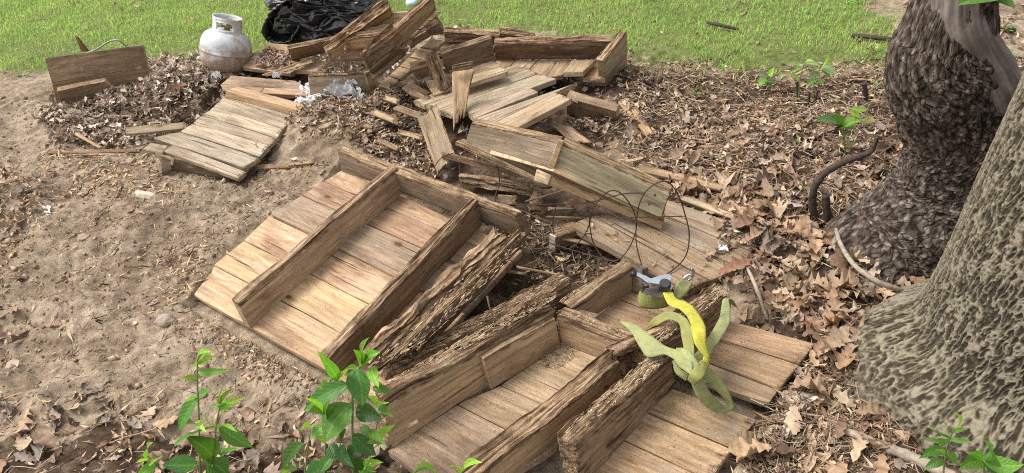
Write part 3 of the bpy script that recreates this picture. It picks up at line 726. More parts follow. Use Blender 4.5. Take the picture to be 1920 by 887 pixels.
plank('end_trim', [(1122, 144, .12), (1134, 145, .115), (1131, 114, .25), (1119, 112, .255)], .012, E2, (.5, .39, .24), endg=.4)
plank('end_trim', [(1106, 162, .04), (1135, 162, .04), (1135, 149, .1), (1106, 151, .1)], .012, E2, (.47, .36, .22), endg=.4)

# T piece
T_ = thing('broken_section', 'short broken section with one board on edge, lying on the grey platform', 'broken section', cen3((900, 130)))
plank('fascia', [(838, 134, .24), (928, 111, .235), (922, 70, .36), (827, 101, .36)], .03, T_, (.2, .145, .1), rot=.006, rd=.02)
for q, c in (([(868, 160, .235), (953, 134, .225), (940, 124, .235), (862, 146, .242)], (.4, .32, .22)), ([(862, 146, .242), (940, 124, .235), (928, 112, .24), (858, 133, .25)], (.38, .3, .2))):
    plank('board', q, .028, T_, c, gap=.001, endg=.5, jag=(0, .006))
W_ = plank('pale_board', [(851, 246, .16), (849, 134, .35), (891, 129, .35), (874, 214, .2)], .022, None, (.45, .325, .205), jag=(.08, .0), rot=.012, rd=.015)
tag(W_, 'pale pinkish board with a snapped pointed lower end, leaning on the platform', 'board')
k_ = plank('bark_chunk', [(848, 135, .37), (888, 128, .37), (888, 115, .40), (849, 123, .40)], .03, None, (.2, .13, .08), rface=.006, jag=(.015, .015))
tag(k_, 'brown broken wood chunk lying across the top of the pointed pale board', 'wood chunk')
R_ = thing('rotten_post', 'rotten crumbling post with a pale block at its foot, left of the pointed pale board', 'broken post', cen3((822, 150)))
plank('post', [(842, 164, .2), (820, 97, .36), (801, 103, .36), (826, 172, .2)], .05, R_, (.38, .27, .16), rface=.014, jag=(.0, .05), rot=.02)
plank('post', [(822, 152, .2), (812, 108, .32), (800, 108, .32), (809, 154, .2)], .04, R_, (.16, .1, .065), rface=.008, jag=(.0, .03))
plank('block', [(812, 180, .18), (843, 168, .19), (830, 148, .22), (798, 151, .22)], .035, R_, (.42, .31, .2), endg=.6, jag=(.01, .004))
o = plank('wood_block', [(783, 151, .15), (808, 141, .17), (803, 122, .24), (771, 132, .24)], .05, None, (.34, .24, .15), endg=.5); tag(o, 'stubby tan block wedged behind the rotten post', 'wood block')
o = plank('timber_offcut', [(781, 185, .11), (807, 174, .13), (771, 153, .15), (752, 164, .14)], .036, None, (.42, .27, .16), endg=.4); tag(o, 'short reddish-tan offcut lying left of the rotten post', 'offcut')

# F: steep ramp with two crumbling joists, on a stack
F_ = thing('deck_section', 'steeply tilted section with two crumbling joists at the top of the pile', 'deck section', cen3((700, 110)), 'dismantled deck sections')
plank('joist', [(619, 118, .29), (737, 30, .51), (731, 11, .62), (609, 97, .38)], .07, F_, (.42, .3, .195), rot=.05, rd=.06, jag=(.03, .01))
plank('joist', [(756, 82, .40), (818, 20, .54), (814, -8, .66), (742, 55, .52)], .034, F_, (.41, .33, .235), rot=.012, rd=.03, jag=(.0, .01))
plank('joist', [(690, 133, .30), (757, 82, .41), (746, 50, .53), (677, 110, .40)], .06, F_, (.17, .125, .085), rot=.05, rd=.07, jag=(.03, .01), rface=.008)
plank('cross_piece', [(660, 92, .37), (708, 90, .39), (733, 55, .50), (646, 70, .46)], .05, F_, (.4, .28, .175), rot=.05, rd=.05, jag=(.01, .02))
plank('board', [(636, 110, .32), (696, 108, .325), (694, 90, .36), (654, 91, .35)], .028, F_, (.32, .21, .14), endg=.3)
for q, c in (([(690, 62, .44), (750, 60, .44), (762, 38, .49), (708, 40, .49)], (.42, .32, .21)), ([(708, 40, .49), (762, 38, .49), (772, 22, .53), (722, 24, .53)], (.45, .35, .23))):
    plank('board', q, .024, F_, c, gap=.002)
rl0, rl1 = ((748, 92), (826, 22)), ((757, 88), (832, 18))
for i in range(4):
    a, b, d, c = lerp2((735, 86), (810, 22), i / 4), lerp2((735, 86), (810, 22), (i + 1) / 4), lerp2((750, 90), (828, 21), i / 4), lerp2((750, 90), (828, 21), (i + 1) / 4)
    z0, z1 = .375 + .14 * i / 4, .375 + .14 * (i + 1) / 4
    plank('board', [(*d, z0), (*a, z0 + .005), (*b, z1 + .005), (*c, z1)], .024, F_, (.43, .33, .2), gap=.002, endg=.6, jag=(.004, 0))
# box in front of it
F2 = thing('deck_section', 'boxed corner section with white plastic beneath it, below the steep joists', 'deck section', cen3((650, 150)), 'dismantled deck sections')
plank('fascia', [(583, 190, .05), (694, 171, .075), (684, 135, .21), (577, 140, .21)], .036, F2, (.42, .35, .26), rot=.022, rd=.03, endg=.5)
plank('end_trim', [(695, 173, .075), (705, 167, .075), (693, 134, .205), (684, 137, .21)], .012, F2, (.52, .42, .26), endg=.4)
plank('end_trim', [(706, 166, .08), (713, 161, .08), (699, 131, .2), (693, 134, .205)], .012, F2, (.5, .4, .25), endg=.4)
plank('side_beam', [(707, 148, .16), (762, 104, .27), (754, 78, .37), (692, 134, .25)], .045, F2, (.19, .135, .09), rot=.0)
plank('bottom_board', [(678, 180, .03), (702, 187, .03), (702, 176, .06), (675, 172, .06)], .03, F2, (.42, .28, .17))
plank('bottom_board', [(702, 188, .03), (720, 172, .04), (714, 164, .075), (701, 174, .065)], .03, F2, (.5, .4, .25), endg=.5)
st0, st1 = (709, 160), (806, 72); en0, en1 = (728, 166), (834, 74)
for i in range(5):
    a, b = lerp2(st0, st1, i / 5), lerp2(st0, st1, (i + 1) / 5); d, c = lerp2(en0, en1, i / 5), lerp2(en0, en1, (i + 1) / 5)
    z0, z1 = .11 + .17 * i / 5, .11 + .17 * (i + 1) / 5; k = .002 * (i % 2)
    jx_ = [0, 1, -1, 3, 2][i]
    plank('board', [(d[0] + jx_, d[1] + 1, z0 + k), (a[0], a[1], z0 + .01 + k), (b[0], b[1], z1 + .01 + k), (c[0] + jx_, c[1] + 1, z1 + k)], .03, F2, [(.45, .34, .2), (.4, .3, .19), (.36, .27, .17), (.42, .31, .2), (.43, .33, .21)][i], gap=.002, endg=.6, jag=(.006, 0))
for i, (q, c) in enumerate((([(700, 152, .19), (770, 92, .3), (766, 86, .32), (698, 146, .21)], (.27, .19, .12)), ([(770, 92, .27), (812, 66, .31), (808, 56, .35), (764, 80, .33)], (.3, .21, .13)))):
    plank('split_board', q, .04, F2, c, rface=.006, jag=(.02, .05))
o = plank('grey_beam', [(802, 68, .28), (834, 64, .27), (822, 46, .36), (797, 58, .36)], .05, None, (.28, .235, .18), rot=.02, rd=.05, jag=(.01, .01)); tag(o, 'short grey-brown beam end poking out above the dark rotten header', 'beam')
for i, (q, l, c) in enumerate((([(740, 176, .08), (760, 158, .13), (765, 166, .12), (748, 183, .07)], 'small pale stick deep in the gap under the stepped boards', (.38, .3, .2)), ([(700, 190, .05), (770, 220, .05), (772, 195, .07), (716, 172, .07)], 'dull brown board lying flat under the reddish-tan offcut', (.3, .215, .145)))):
    o = plank('loose_board', q, .02, None, c, jag=(.02, .02)); tag(o, l, 'board')

# back beams
for q, l, c in (([(828, 84, .16), (934, 84, .16), (938, 62, .25), (832, 55, .26)], 'dark rotten beam at the back of the pile, left of the long header', (.15, .1, .065)), ([(930, 84, .16), (1004, 84, .15), (1000, 68, .22), (934, 62, .25)], 'short rotten beam end behind the long header, next to the lawn', (.2, .13, .08)), ([(806, 108, .14), (926, 100, .14), (926, 82, .2), (806, 84, .2)], 'dark splintered beam in the shade below the other back beam', (.13, .085, .055))):
    o = plank('rotten_beam', q, .05, None, c, rot=.03, rd=.05, jag=(.03, .02), rface=.004); tag(o, l, 'beam', 'rotten beams')

# 4x4 and boards at right of the pile
o = thing('joist_offcut', 'brown joist offcut with a short cleat, jutting right from under the platform', 'joist', cen3((1110, 215)))
plank('joist', [(1078, 220, .03), (1156, 240, .0), (1155, 209, .125), (1075, 186, .15)], .05, o, (.24, .175, .12), endg=.9, jag=(.0, .002))
plank('cleat', [(1062, 214, .04), (1083, 221, .02), (1083, 193, .14), (1062, 184, .15)], .06, o, (.2, .145, .1), endg=.5)
for q, th_, l, c in (([(1069, 266, .05), (1030, 230, .11), (1061, 228, .11), (1113, 269, .05)], .024, 'worn tan board sloping down from under the platform to the leaves', (.42, .31, .2)),
    ([(1215, 255, .03), (1155, 186, .06), (1183, 182, .06), (1228, 251, .03)], .02, 'pale pointed board lying on the leaves at the far right of the pile', (.38, .27, .17)),
    ([(822, 323, .09), (782, 214, .24), (817, 190, .24), (857, 296, .1)], .024, 'broad pale board propped against the pile with its round-cornered end up', (.4, .315, .215)),
    ([(824, 296, .12), (980, 334, .09), (980, 322, .11), (825, 286, .15)], .02, 'narrow brown stick of wood running behind the rotten header', (.27, .19, .125)),
    ([(972, 248, .1), (1006, 254, .1), (1004, 243, .13), (976, 238, .13)], .025, 'little grey offcut under the front edge of the platform', (.32, .26, .2)),
    ([(988, 394, .05), (1014, 392, .05), (1022, 354, .09), (1000, 350, .09)], .02, 'flat brown bark slab standing in the rubbish beside the wire', (.22, .15, .1)),
    ([(930, 385, .05), (972, 384, .05), (970, 366, .08), (934, 364, .08)], .02, 'flat brown bark slab lying left of the standing one', (.2, .14, .095)),
    ([(1270, 372, .06), (1380, 412, .05), (1384, 398, .06), (1280, 362, .07)], .015, 'thin pale strip of wood in the leaves right of the green beam', (.42, .33, .23)),
    ([(1395, 385, .06), (1520, 428, .05), (1520, 405, .05), (1420, 366, .06)], .02, 'sandy broken board half buried in leaves right of the green beam', (.38, .28, .175)),
    ([(1190, 318, .06), (1370, 360, .06), (1372, 348, .06), (1200, 306, .07)], .015, 'long thin tan strip of wood lying just behind the green beam', (.34, .25, .16)),
    ([(230, 252, .10), (353, 240, .10), (351, 228, .115), (232, 238, .115)], .016, 'weathered olive-grey board lying on the leaf heap by the grey deck', (.27, .225, .16)),
    ([(86, 289, .03), (266, 284, .03), (266, 277, .04), (86, 283, .04)], .012, 'longest dark split lath lying left of the grey deck', (.2, .125, .08)),
    ([(118, 292, .02), (250, 291, .02), (250, 286, .03), (120, 287, .03)], .012, 'pale split lath lying just in front of the dark one', (.38, .26, .16)),
    ([(188, 279, .05), (135, 250, .08), (140, 245, .085), (196, 276, .055)], .012, 'yellowish splinter slanting down the front of the leaf heap', (.46, .32, .18)),
    ([(246, 370, .03), (318, 378, .03), (310, 364, .04), (252, 353, .045)], .012, 'small chalky grey slab of wood lying on the bare soil', (.42, .4, .37)),
    ([(862, 344, .05), (1002, 368, .04), (1000, 348, .09), (858, 326, .10)], .05, 'split grey-brown beam piece lying behind the rotten header', (.27, .2, .135)),
    ([(540, 310, .03), (590, 305, .03), (588, 300, .035), (540, 304, .035)], .012, 'thin tan lath on the soil right of the grey deck', (.4, .28, .17)),
    ([(455, 318, .02), (570, 312, .02), (566, 304, .03), (462, 308, .03)], .014, 'brown lath tucked under the front corner of the grey deck', (.3, .21, .13)),
    ([(570, 210, .06), (650, 198, .06), (646, 190, .07), (572, 200, .07)], .012, 'splintered lath under the white plastic', (.35, .24, .15)),
    ):
    o = plank('loose_board' if th_ > .013 else 'lath', q, th_, None, c, jag=(.02, .03), rot=.003 if th_ < .04 else .02, rd=.012, rface=0 if th_ < .04 else .008, endg=.3); tag(o, l, 'board')
o = thing('painted_block', 'dark block with a white painted end in the soil beside the wire hoops', 'wood block', cen3((1050, 450)))
plank('block', [(1040, 471, .0), (1090, 453, .01), (1084, 432, .085), (1041, 444, .09)], .05, o, (.17, .12, .085), rot=.003)
plank('painted_end', [(1029, 468, .0), (1040, 472, .0), (1042, 444, .09), (1030, 438, .09)], .006, o, (.62, .6, .56))

# G: grey deck at left
PG = plane3((267, 276, .13), (455, 333, .06), (552, 222, .09))
G_ = thing('deck_section', 'flat grey board section with one orange-tan timber along its far edge, on the left', 'deck section', cen3((410, 250)), 'dismantled deck sections')
for i, q in enumerate(([(304, 283), (447, 335), (461, 322), (323, 270)], [(286, 258), (457, 315), (488, 296), (336, 247)], [(337, 246), (487, 294), (506, 273), (361, 231)], [(361, 231), (506, 273), (519, 260), (378, 216)], [(378, 216), (520, 260), (531, 242), (400, 200)], [(400, 200), (531, 242), (546, 226), (418, 182)], [(418, 182), (546, 226), (552, 218), (424, 174)])):
    plank('board', [on(PG, *p, [.0, .004, .0, .003, .0, .002, .0][i]) for p in q], .024, G_, [(.33, .285, .225), (.34, .295, .235), (.38, .33, .265), (.36, .3, .235), (.38, .325, .255), (.37, .31, .24), (.3, .25, .19)][i], gap=.0014, endg=.55, jag=(.006, .005), bow=.004)
plank('board', [on(PG, *p, .002) for p in [(267, 280), (303, 288), (315, 273), (283, 267)]], .024, G_, (.34, .29, .225), endg=.5, gap=.001)
q = [on(PG, 422, 182, .004), on(PG, 553, 217, .004), on(PG, 557, 206, .042), on(PG, 423, 170, .042)]
plank('timber', q, .085, G_, (.5, .35, .215), endg=.4)
plank('block', [(304, 331, .0), (322, 322, .0), (320, 300, .1), (300, 292, .115)], .05, G_, (.36, .31, .24), rot=.004)
plank('joist', [(322, 325, -.02), (452, 348, -.03), (462, 325, .045), (325, 298, .095)], .038, G_, (.16, .115, .08))

# H: panel standing on edge
H_ = thing('deck_section', 'brown panel of wide boards standing on its edge at the far left by the lawn', 'deck section', cen3((190, 180)), 'dismantled deck sections')
plank('board', [(97, 156, .15), (276, 126, .15), (268, 84, .285), (83, 109, .285)], .026, H_, (.2, .14, .085), gap=.001, endg=.6)
plank('board', [(106, 196, .01), (284, 166, .01), (276, 126, .15), (97, 156, .15)], .026, H_, (.24, .17, .1), gap=.001, endg=.6)
plank('rail', [(116, 198, .045), (212, 179, .05), (204, 151, .15), (106, 171, .15)], .04, H_, (.22, .155, .095), endg=.9, rot=.003, rd=.01, jag=(0, .03))
plank('cleat', [(238, 160, .06), (246, 158, .06), (244, 131, .14), (237, 133, .14)], .02, H_, (.06, .045, .035), jag=(.01, .01))

# boards behind, left of the steep section
Q1 = thing('deck_section', 'low pinkish board section lying between the grey deck and the gas cylinder', 'deck section', cen3((500, 158)), 'dismantled deck sections')
plank('board', [(414, 158, .10), (577, 168, .10), (553, 151, .12), (434, 141, .12)], .026, Q1, (.36, .26, .185), endg=.5, gap=.001)
plank('board', [(488, 174, .085), (577, 180, .085), (577, 169, .1), (499, 160, .1)], .026, Q1, (.38, .265, .185), endg=.5, gap=.001)
plank('board', [(418, 170, .085), (487, 174, .085), (498, 160, .1), (413, 158, .1)], .026, Q1, (.37, .27, .19), gap=.001)
Q2 = thing('deck_section', 'board section strewn with dead leaves beside the gas cylinder', 'deck section', cen3((510, 115)), 'dismantled deck sections')
for q, c in (([(453, 126, .11), (548, 138, .11), (560, 122, .12), (464, 112, .12)], (.34, .25, .17)), ([(464, 112, .12), (560, 121, .12), (562, 108, .125), (475, 99, .13)], (.33, .235, .16)), ([(475, 99, .125), (562, 107, .125), (560, 96, .13), (495, 88, .13)], (.36, .26, .17)), ([(495, 90, .14), (548, 96, .14), (552, 84, .15), (497, 80, .15)], (.38, .28, .18))):
    plank('board', q, .026, Q2, c, gap=.001, endg=.4, jag=(.004, .01))
for q, th_, l, c, rt_ in (([(547, 114, .12), (618, 98, .13), (628, 76, .25), (539, 93, .26)], .03, 'reddish board standing on edge in front of the black bag', (.33, .22, .145), .014), ([(500, 144, .13), (588, 117, .16), (589, 107, .18), (488, 141, .145)], .035, 'long tan stick sloping up toward the steep section', (.4, .3, .195), .006), ([(549, 132, .12), (600, 134, .12), (617, 116, .13), (588, 111, .13)], .024, 'plain tan board lying behind the sloping stick', (.41, .3, .195), 0)):
    o = plank('loose_board', q, th_, None, c, rot=rt_, rd=.03, endg=.4, jag=(.01, .012)); tag(o, l, 'board')
o = plank('splinter', [(140, 66, .15), (152, 97, .02), (166, 97, .02), (143, 68, .15)], .01, None, (.2, .1, .05), jag=(.02, 0)); tag(o, 'thin rusty-brown splinter sticking up behind the standing panel', 'splinter')
for i, (q, c) in enumerate((([(690, 212, .07), (742, 232, .06), (752, 222, .07), (702, 200, .09)], (.4, .3, .2)), ([(735, 205, .08), (800, 228, .07), (806, 214, .09), (742, 194, .1)], (.34, .25, .165)), ([(716, 186, .09), (748, 196, .09), (752, 182, .11), (722, 174, .11)], (.46, .35, .23)), ([(640, 232, .05), (700, 240, .04), (702, 232, .05), (642, 222, .06)], (.3, .21, .14)), ([(596, 244, .04), (634, 232, .05), (628, 224, .06), (592, 236, .05)], (.43, .33, .21)), ([(742, 250, .05), (790, 262, .05), (792, 252, .06), (746, 240, .07)], (.38, .27, .17)), ([(758, 172, .13), (800, 190, .12), (808, 180, .13), (766, 160, .15)], (.3, .22, .15)), ([(700, 262, .04), (742, 282, .04), (748, 274, .05), (708, 252, .06)], (.27, .19, .12)))):
    q = [(x_, y_, z_ + .055) for x_, y_, z_ in q]
    o = plank('broken_board', q, .018, None, c, jag=(.03, .03), rot=.006, rd=.02, endg=.4)
    tag(o, 'broken piece of board in the hollow between the boxed corner and the platform', 'broken board', 'broken boards in the hollow of the pile')
rs = np.random.default_rng(5)
for i in range(34):
    if i < 20: px, py, z = rs.uniform(860, 1100), rs.uniform(330, 520), rs.uniform(.03, .09)
    elif i < 27: px, py, z = rs.uniform(560, 780), rs.uniform(185, 260), rs.uniform(.06, .1)
    else: px, py, z = rs.uniform(1180, 1400), rs.uniform(250, 380), rs.uniform(.04, .06)
    c = at(px, py, z); yw = rs.uniform(-.9, .5); L_ = rs.uniform(.06, .2); w_ = rs.uniform(.006, .022); d1 = np.array([np.cos(yw), np.sin(yw), rs.normal() * .12]) * L_ / 2; d2 = np.array([-np.sin(yw), np.cos(yw), rs.normal() * .3]) * w_ / 2
    o = plank('splinter', [c - d1 - d2, c + d1 - d2 * .5, c + d1 + d2 * .5, c - d1 + d2], rs.uniform(.005, .012), None, [(.38, .27, .17), (.28, .19, .12), (.46, .35, .22), (.2, .135, .085)][i % 4], jag=(.02, .03), seg=.012)
    tag(o, ['loose wood splinter in the rubbish around the wire hoops', 'loose wood splinter in the leaves below the boxed corner section', 'loose wood splinter in the leaves right of the green beam'][0 if i < 20 else 1 if i < 27 else 2], 'splinter', ['splinters around the wire', 'splinters below the boxed corner', 'splinters right of the green beam'][0 if i < 20 else 1 if i < 27 else 2])


# ------------------------------------------------------------------ dead leaves
def leaf_shape(n, seed, curl):
    r = np.random.default_rng(seed)
    s = np.linspace(0, 1, n); ph = r.uniform(0, 6.28); lob = r.uniform(.08, .4); k = r.uniform(3, 4.5)
    env = np.sin(np.pi * np.clip(s, .0, 1) ** r.uniform(.75, 1.25)) ** .75 * r.uniform(.26, .4)
    w = []
    for side in (0, 1):
        w.append(env * (1 - lob + lob * np.cos(2 * np.pi * k * s + ph + side * .7)) * (1 + .15 * r.normal(size=n)))
    bend, cup, tw = r.normal() * .5 * curl, (r.uniform(.3, 1.6)) * curl * r.choice([-1, 1, 1]), r.normal() * 1.2 * curl
    mid = np.stack([s, .06 * np.sin(s * 3 + ph), bend * (s - .5) ** 2 * 1.6], -1)
    out = [mid]
    for sg, ww in ((1, w[0]), (-1, w[1])):
        z = mid[:, 2] + cup * ww ** 2 * 3.2 + sg * tw * ww * (s - .5) + .05 * curl * r.normal(size=n)
        shr = 1 / (1 + np.abs(cup) * ww * 1.1)
        out.append(np.stack([s + .10 * np.abs(ww), mid[:, 1] + sg * ww * shr, z], -1))
    V = np.concatenate(out) - [.5, 0, 0]
    i = np.arange(n - 1)
    Q = np.concatenate([np.stack([i, i + 1, n + i + 1, n + i], -1), np.stack([i + 1, i, 2 * n + i, 2 * n + i + 1], -1)])
    # stalk
    st = np.array([[-.5, 0, mid[0, 2]], [-.5, .012, mid[0, 2]], [-.72, .05, mid[0, 2] + .05], [-.72, .04, mid[0, 2] + .05]])
    Q = np.concatenate([Q, [[len(V), len(V) + 1, len(V) + 2, len(V) + 3]]]); V = np.concatenate([V, st])
    return V, Q
LEAF_LO = [leaf_shape(9, 100 + i, .75) for i in range(14)]
LEAF_HI = [leaf_shape(17, 300 + i, .65) for i in range(16)]
PAL_TAN = .92 * np.array([(.41, .275, .17), (.35, .22, .13), (.47, .345, .23), (.28, .165, .1), (.52, .4, .285), (.22, .135, .085), (.39, .27, .175)])
PAL_GREY = np.array([(.26, .2, .155), (.36, .285, .23), (.18, .13, .1), (.42, .345, .28), (.3, .22, .165), (.12, .085, .065), (.48, .4, .33)])
PAL_MIX = np.concatenate([PAL_TAN, PAL_GREY, PAL_GREY * [1.0, .9, .85]])
def rotm(yaw, tx, ty):
    cy, sy, cx, sx, ct, st = np.cos(yaw), np.sin(yaw), np.cos(tx), np.sin(tx), np.cos(ty), np.sin(ty)
    z = np.zeros_like(yaw); o = np.ones_like(yaw)
    Rz = np.stack([np.stack([cy, -sy, z], -1), np.stack([sy, cy, z], -1), np.stack([z, z, o], -1)], -2)
    Rx = np.stack([np.stack([o, z, z], -1), np.stack([z, cx, -sx], -1), np.stack([z, sx, cx], -1)], -2)
    Ry = np.stack([np.stack([ct, z, st], -1), np.stack([z, o, z], -1), np.stack([-st, z, ct], -1)], -2)
    return Rz @ Rx @ Ry
def sample_poly(poly, n, jit=0.0):
    p = np.array(poly); lo, hi = p.min(0) - jit, p.max(0) + jit; out = []
    tot = 0
    while tot < n:
        q = RNG.uniform(lo, hi, (n * 3, 2)); qq = q
        if jit:
            qq = q + jit * np.stack([fbm(q[:, 0] * 3, q[:, 1] * 3, 41, 3) + RNG.normal(size=len(q)) * .35, fbm(q[:, 0] * 3, q[:, 1] * 3, 51, 3) + RNG.normal(size=len(q)) * .35], -1)
        q = q[inpoly(qq[:, 0], qq[:, 1], poly)]; out.append(q); tot += len(q)
    return np.concatenate(out)[:n]
NOLEAF = [DECK_A, pxpoly([(735, 850), (1040, 570), (1190, 500), (1380, 600), (1540, 645), (1450, 765), (1425, 790), (1330, 920), (860, 960)], .05), pxpoly([(1072, 421), (1200, 385), (1350, 440), (1360, 500), (1290, 535)], .05)]
def keep(xy, polys=NOLEAF):
    m = np.ones(len(xy), bool)
    for p in polys: m &= ~inpoly(xy[:, 0], xy[:, 1], p)
    return xy[m]
class Scatter:
    def __init__(s): s.v, s.q, s.c, s.o = [], [], [], 0
    def put(s, shapes, pos, size, yaw, tx, ty, cols, aspect=None):
        pick = RNG.integers(0, len(shapes), len(pos))
        R = rotm(yaw, tx, ty)
        for k, (V, Q) in enumerate(shapes):
            m = np.where(pick == k)[0]
            if len(m) == 0: continue
            VV = V[None] * size[m][:, None, None] if size.ndim == 1 else V[None] * size[m][:, None, :]
            W_ = np.einsum('nij,nvj->nvi', R[m], VV) + pos[m][:, None]
            s.v.append(W_.reshape(-1, 3)); s.q.append((Q[None] + (np.arange(len(m)) * len(V))[:, None, None] + s.o).reshape(-1, Q.shape[1]))
            c = np.repeat(cols[m], len(V), 0); s.c.append(np.c_[c, np.ones(len(c))]); s.o += len(m) * len(V)
    def done(s, name, mat, smooth=True):
        q = np.concatenate(s.q); V = np.concatenate(s.v)
        me = build_mesh(name, V, q if q.shape[1] == 4 else None, q if q.shape[1] == 3 else None, mat, smooth, {'tint': np.concatenate(s.c)})
        return tag(link(name, me), kind='stuff')
def pal(P_, n, var=.22): 
    c = P_[RNG.integers(0, len(P_), n)] * (1 + var * RNG.normal(size=(n, 1))).clip(.4, 1.7); return c.clip(.02, .8)
R_NEAR = [(1240, 330), (1400, 360), (1530, 430), (1540, 480), (1640, 520), (1760, 500), (1720, 620), (1610, 660), (1560, 720), (1520, 640), (1400, 590), (1380, 545), (1290, 530), (1400, 460), (1260, 395)]
R_MID = [(1130, 200), (1260, 190), (1440, 230), (1660, 230), (1720, 320), (1650, 400), (1540, 440), (1400, 380), (1250, 340), (1120, 270)]
R_FAR = [(1160, 120), (1290, 130), (1440, 140), (1660, 100), (1700, 220), (1660, 260), (1440, 240), (1260, 200), (1170, 200)]
R_LOW = [(1420, 800), (1530, 640), (1600, 700), (1600, 780), (1680, 860), (1760, 1000), (1300, 1000), (1350, 880)]
R_TREES = [(1660, 60), (1950, -60), (2300, 100), (2300, 400), (1900, 330), (1700, 250)]
L_MOUND = [(205, 182), (290, 112), (420, 118), (470, 165), (420, 195), (340, 235), (270, 275), (95, 275), (90, 232), (130, 212)]
L_MID = [(545, 240), (590, 200), (700, 180), (800, 200), (830, 330), (720, 310), (640, 268), (570, 275)]
L_LOW = [(-150, 770), (120, 760), (250, 730), (330, 790), (560, 765), (640, 800), (760, 950), (760, 1050), (-150, 1050)]
L_EDGE = [(-200, 280), (40, 310), (110, 380), (60, 470), (20, 560), (40, 700), (-200, 760)]
PIT = [(860, 430), (950, 400), (1090, 420), (1180, 500), (1050, 560), (900, 640), (860, 560)]
PILEF = [(480, 130), (560, 70), (820, 60), (1180, 100), (1190, 200), (1120, 290), (1000, 350), (850, 320), (760, 230), (560, 210)]
sc1 = Scatter()
for poly, n, lo, hi, P_, lift, jit, tilt in ((R_NEAR, 1000, .025, .1, np.concatenate([PAL_TAN, PAL_MIX * .8]), .03, .10, .34), (R_MID, 1700, .025, .09, PAL_MIX, .022, .12, .45), (R_FAR, 1000, .015, .05, PAL_MIX, .012, .2, .4), (R_LOW, 230, .03, .09, PAL_MIX, .012, .08, .4), (R_TREES, 900, .03, .08, PAL_MIX, .02, .2, .4),
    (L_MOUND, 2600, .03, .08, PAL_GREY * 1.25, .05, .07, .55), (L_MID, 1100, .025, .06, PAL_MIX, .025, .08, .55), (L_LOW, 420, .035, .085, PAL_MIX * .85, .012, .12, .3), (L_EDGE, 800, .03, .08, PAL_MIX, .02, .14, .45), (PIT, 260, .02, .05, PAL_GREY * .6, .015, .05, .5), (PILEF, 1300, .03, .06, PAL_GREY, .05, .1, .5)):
    xy = keep(sample_poly(pxpoly(poly), n, jit)); dn_ = fbm(xy[:, 0] * 5, xy[:, 1] * 5, 61, 3); xy = xy[(dn_ > -.18) | (RNG.uniform(size=len(xy)) < .3)]; m = len(xy)
    z = height(xy[:, 0], xy[:, 1]) + RNG.uniform(.002, 1, m) ** 1.5 * lift
    sc1.put(LEAF_LO, np.c_[xy, z], RNG.uniform(lo, hi, m) * RNG.uniform(.6, 1, m), RNG.uniform(0, 6.28, m), RNG.normal(size=m) * tilt, RNG.normal(size=m) * tilt, pal(P_, m))
# thin cover everywhere else, and leaves strewn on the boards
xy = keep(np.c_[RNG.uniform(-3.6, 2.6, 900), RNG.uniform(.8, 5.2, 900)]); m = len(xy)
sc1.put(LEAF_LO, np.c_[xy, height(xy[:, 0], xy[:, 1]) + .004], RNG.uniform(.012, .05, m), RNG.uniform(0, 6.28, m), RNG.normal(size=m) * .3, RNG.normal(size=m) * .3, pal(PAL_MIX, m))
def board_pts(poly, pl, n, off=.004):
    lo = np.min(poly, 0); hi = np.max(poly, 0); out = []
    while len(out) < n:
        q = RNG.uniform(lo, hi)
        if inpoly(q[0], q[1], poly): out.append(on(pl, q[0], q[1], off) if isinstance(pl, tuple) else at(q[0], q[1], pl + off))
    return np.array(out)
for poly, pl, n, lo, hi in (([(470, 122), (540, 130), (555, 100), (500, 92)], .125, 260, .02, .045), ([(1290, 500), (1400, 460), (1420, 440), (1350, 420), (1330, 490)], PC, 40, .02, .05), ([(1100, 410), (1330, 500), (1300, 530), (1100, 440)], PC, 14, .015, .03), ([(600, 200), (700, 190), (690, 165), (580, 150)], .05, 160, .02, .05), ([(580, 143), (680, 137), (676, 130), (585, 134)], .215, 60, .012, .03)):
    p = board_pts(poly, pl, n); sc1.put(LEAF_LO, p + [0, 0, .006], RNG.uniform(lo, hi, n), RNG.uniform(0, 6.28, n), RNG.normal(size=n) * .4, RNG.normal(size=n) * .4, pal(PAL_MIX, n))
sc1.done('leaf_litter', DEAD)
# the larger leaves one by one
LM = []
for i, (V, Q) in enumerate(LEAF_HI): LM.append(build_mesh('dead_leaf', V, Q, None, DEAD1, True))
LABELS = {'near': ('curled tan oak leaf lying among others beside the trees', 'oak leaves on the ground by the trees', PAL_TAN), 'low': ('dry brown leaf lying on the ground at the lower left', 'dry leaves on the ground at lower left', PAL_MIX), 'mound': ('greyish dead leaf on top of the leaf heap', 'dead leaves on the heap', PAL_GREY), 'edge': ('dry leaf on the bare soil at the left edge', 'dry leaves at the left edge', PAL_MIX)}
def leaf_obj(p, size, yaw, tx, ty, col, label, group=None):
    o = link('dead_leaf', LM[int(RNG.integers(len(LM)))]); o.location = p; o.scale = (size,) * 3
    o.rotation_euler = Matrix(rotm(np.array([yaw]), np.array([tx]), np.array([ty]))[0]).to_euler(); o.color = (*col, 1)
    return tag(o, label, 'leaf', group)
for key, poly, n, lo, hi in (('near', R_NEAR, 120, .07, .13), ('near', R_LOW, 26, .08, .13), ('low', L_LOW, 48, .075, .14), ('mound', L_MOUND, 34, .06, .09), ('edge', L_EDGE, 22, .07, .11)):
    lb, gp, P_ = LABELS[key]
    xy = keep(sample_poly(pxpoly(poly), n, .04))
    for (x, y) in xy:
        leaf_obj((x, y, float(height(x, y)) + RNG.uniform(.012, .04 if key != 'low' else .025)), RNG.uniform(lo, hi), RNG.uniform(0, 6.28), RNG.normal() * .3, RNG.normal() * .3, np.minimum(pal(P_, 1, .16)[0], [.46, .34, .23]), lb, gp)
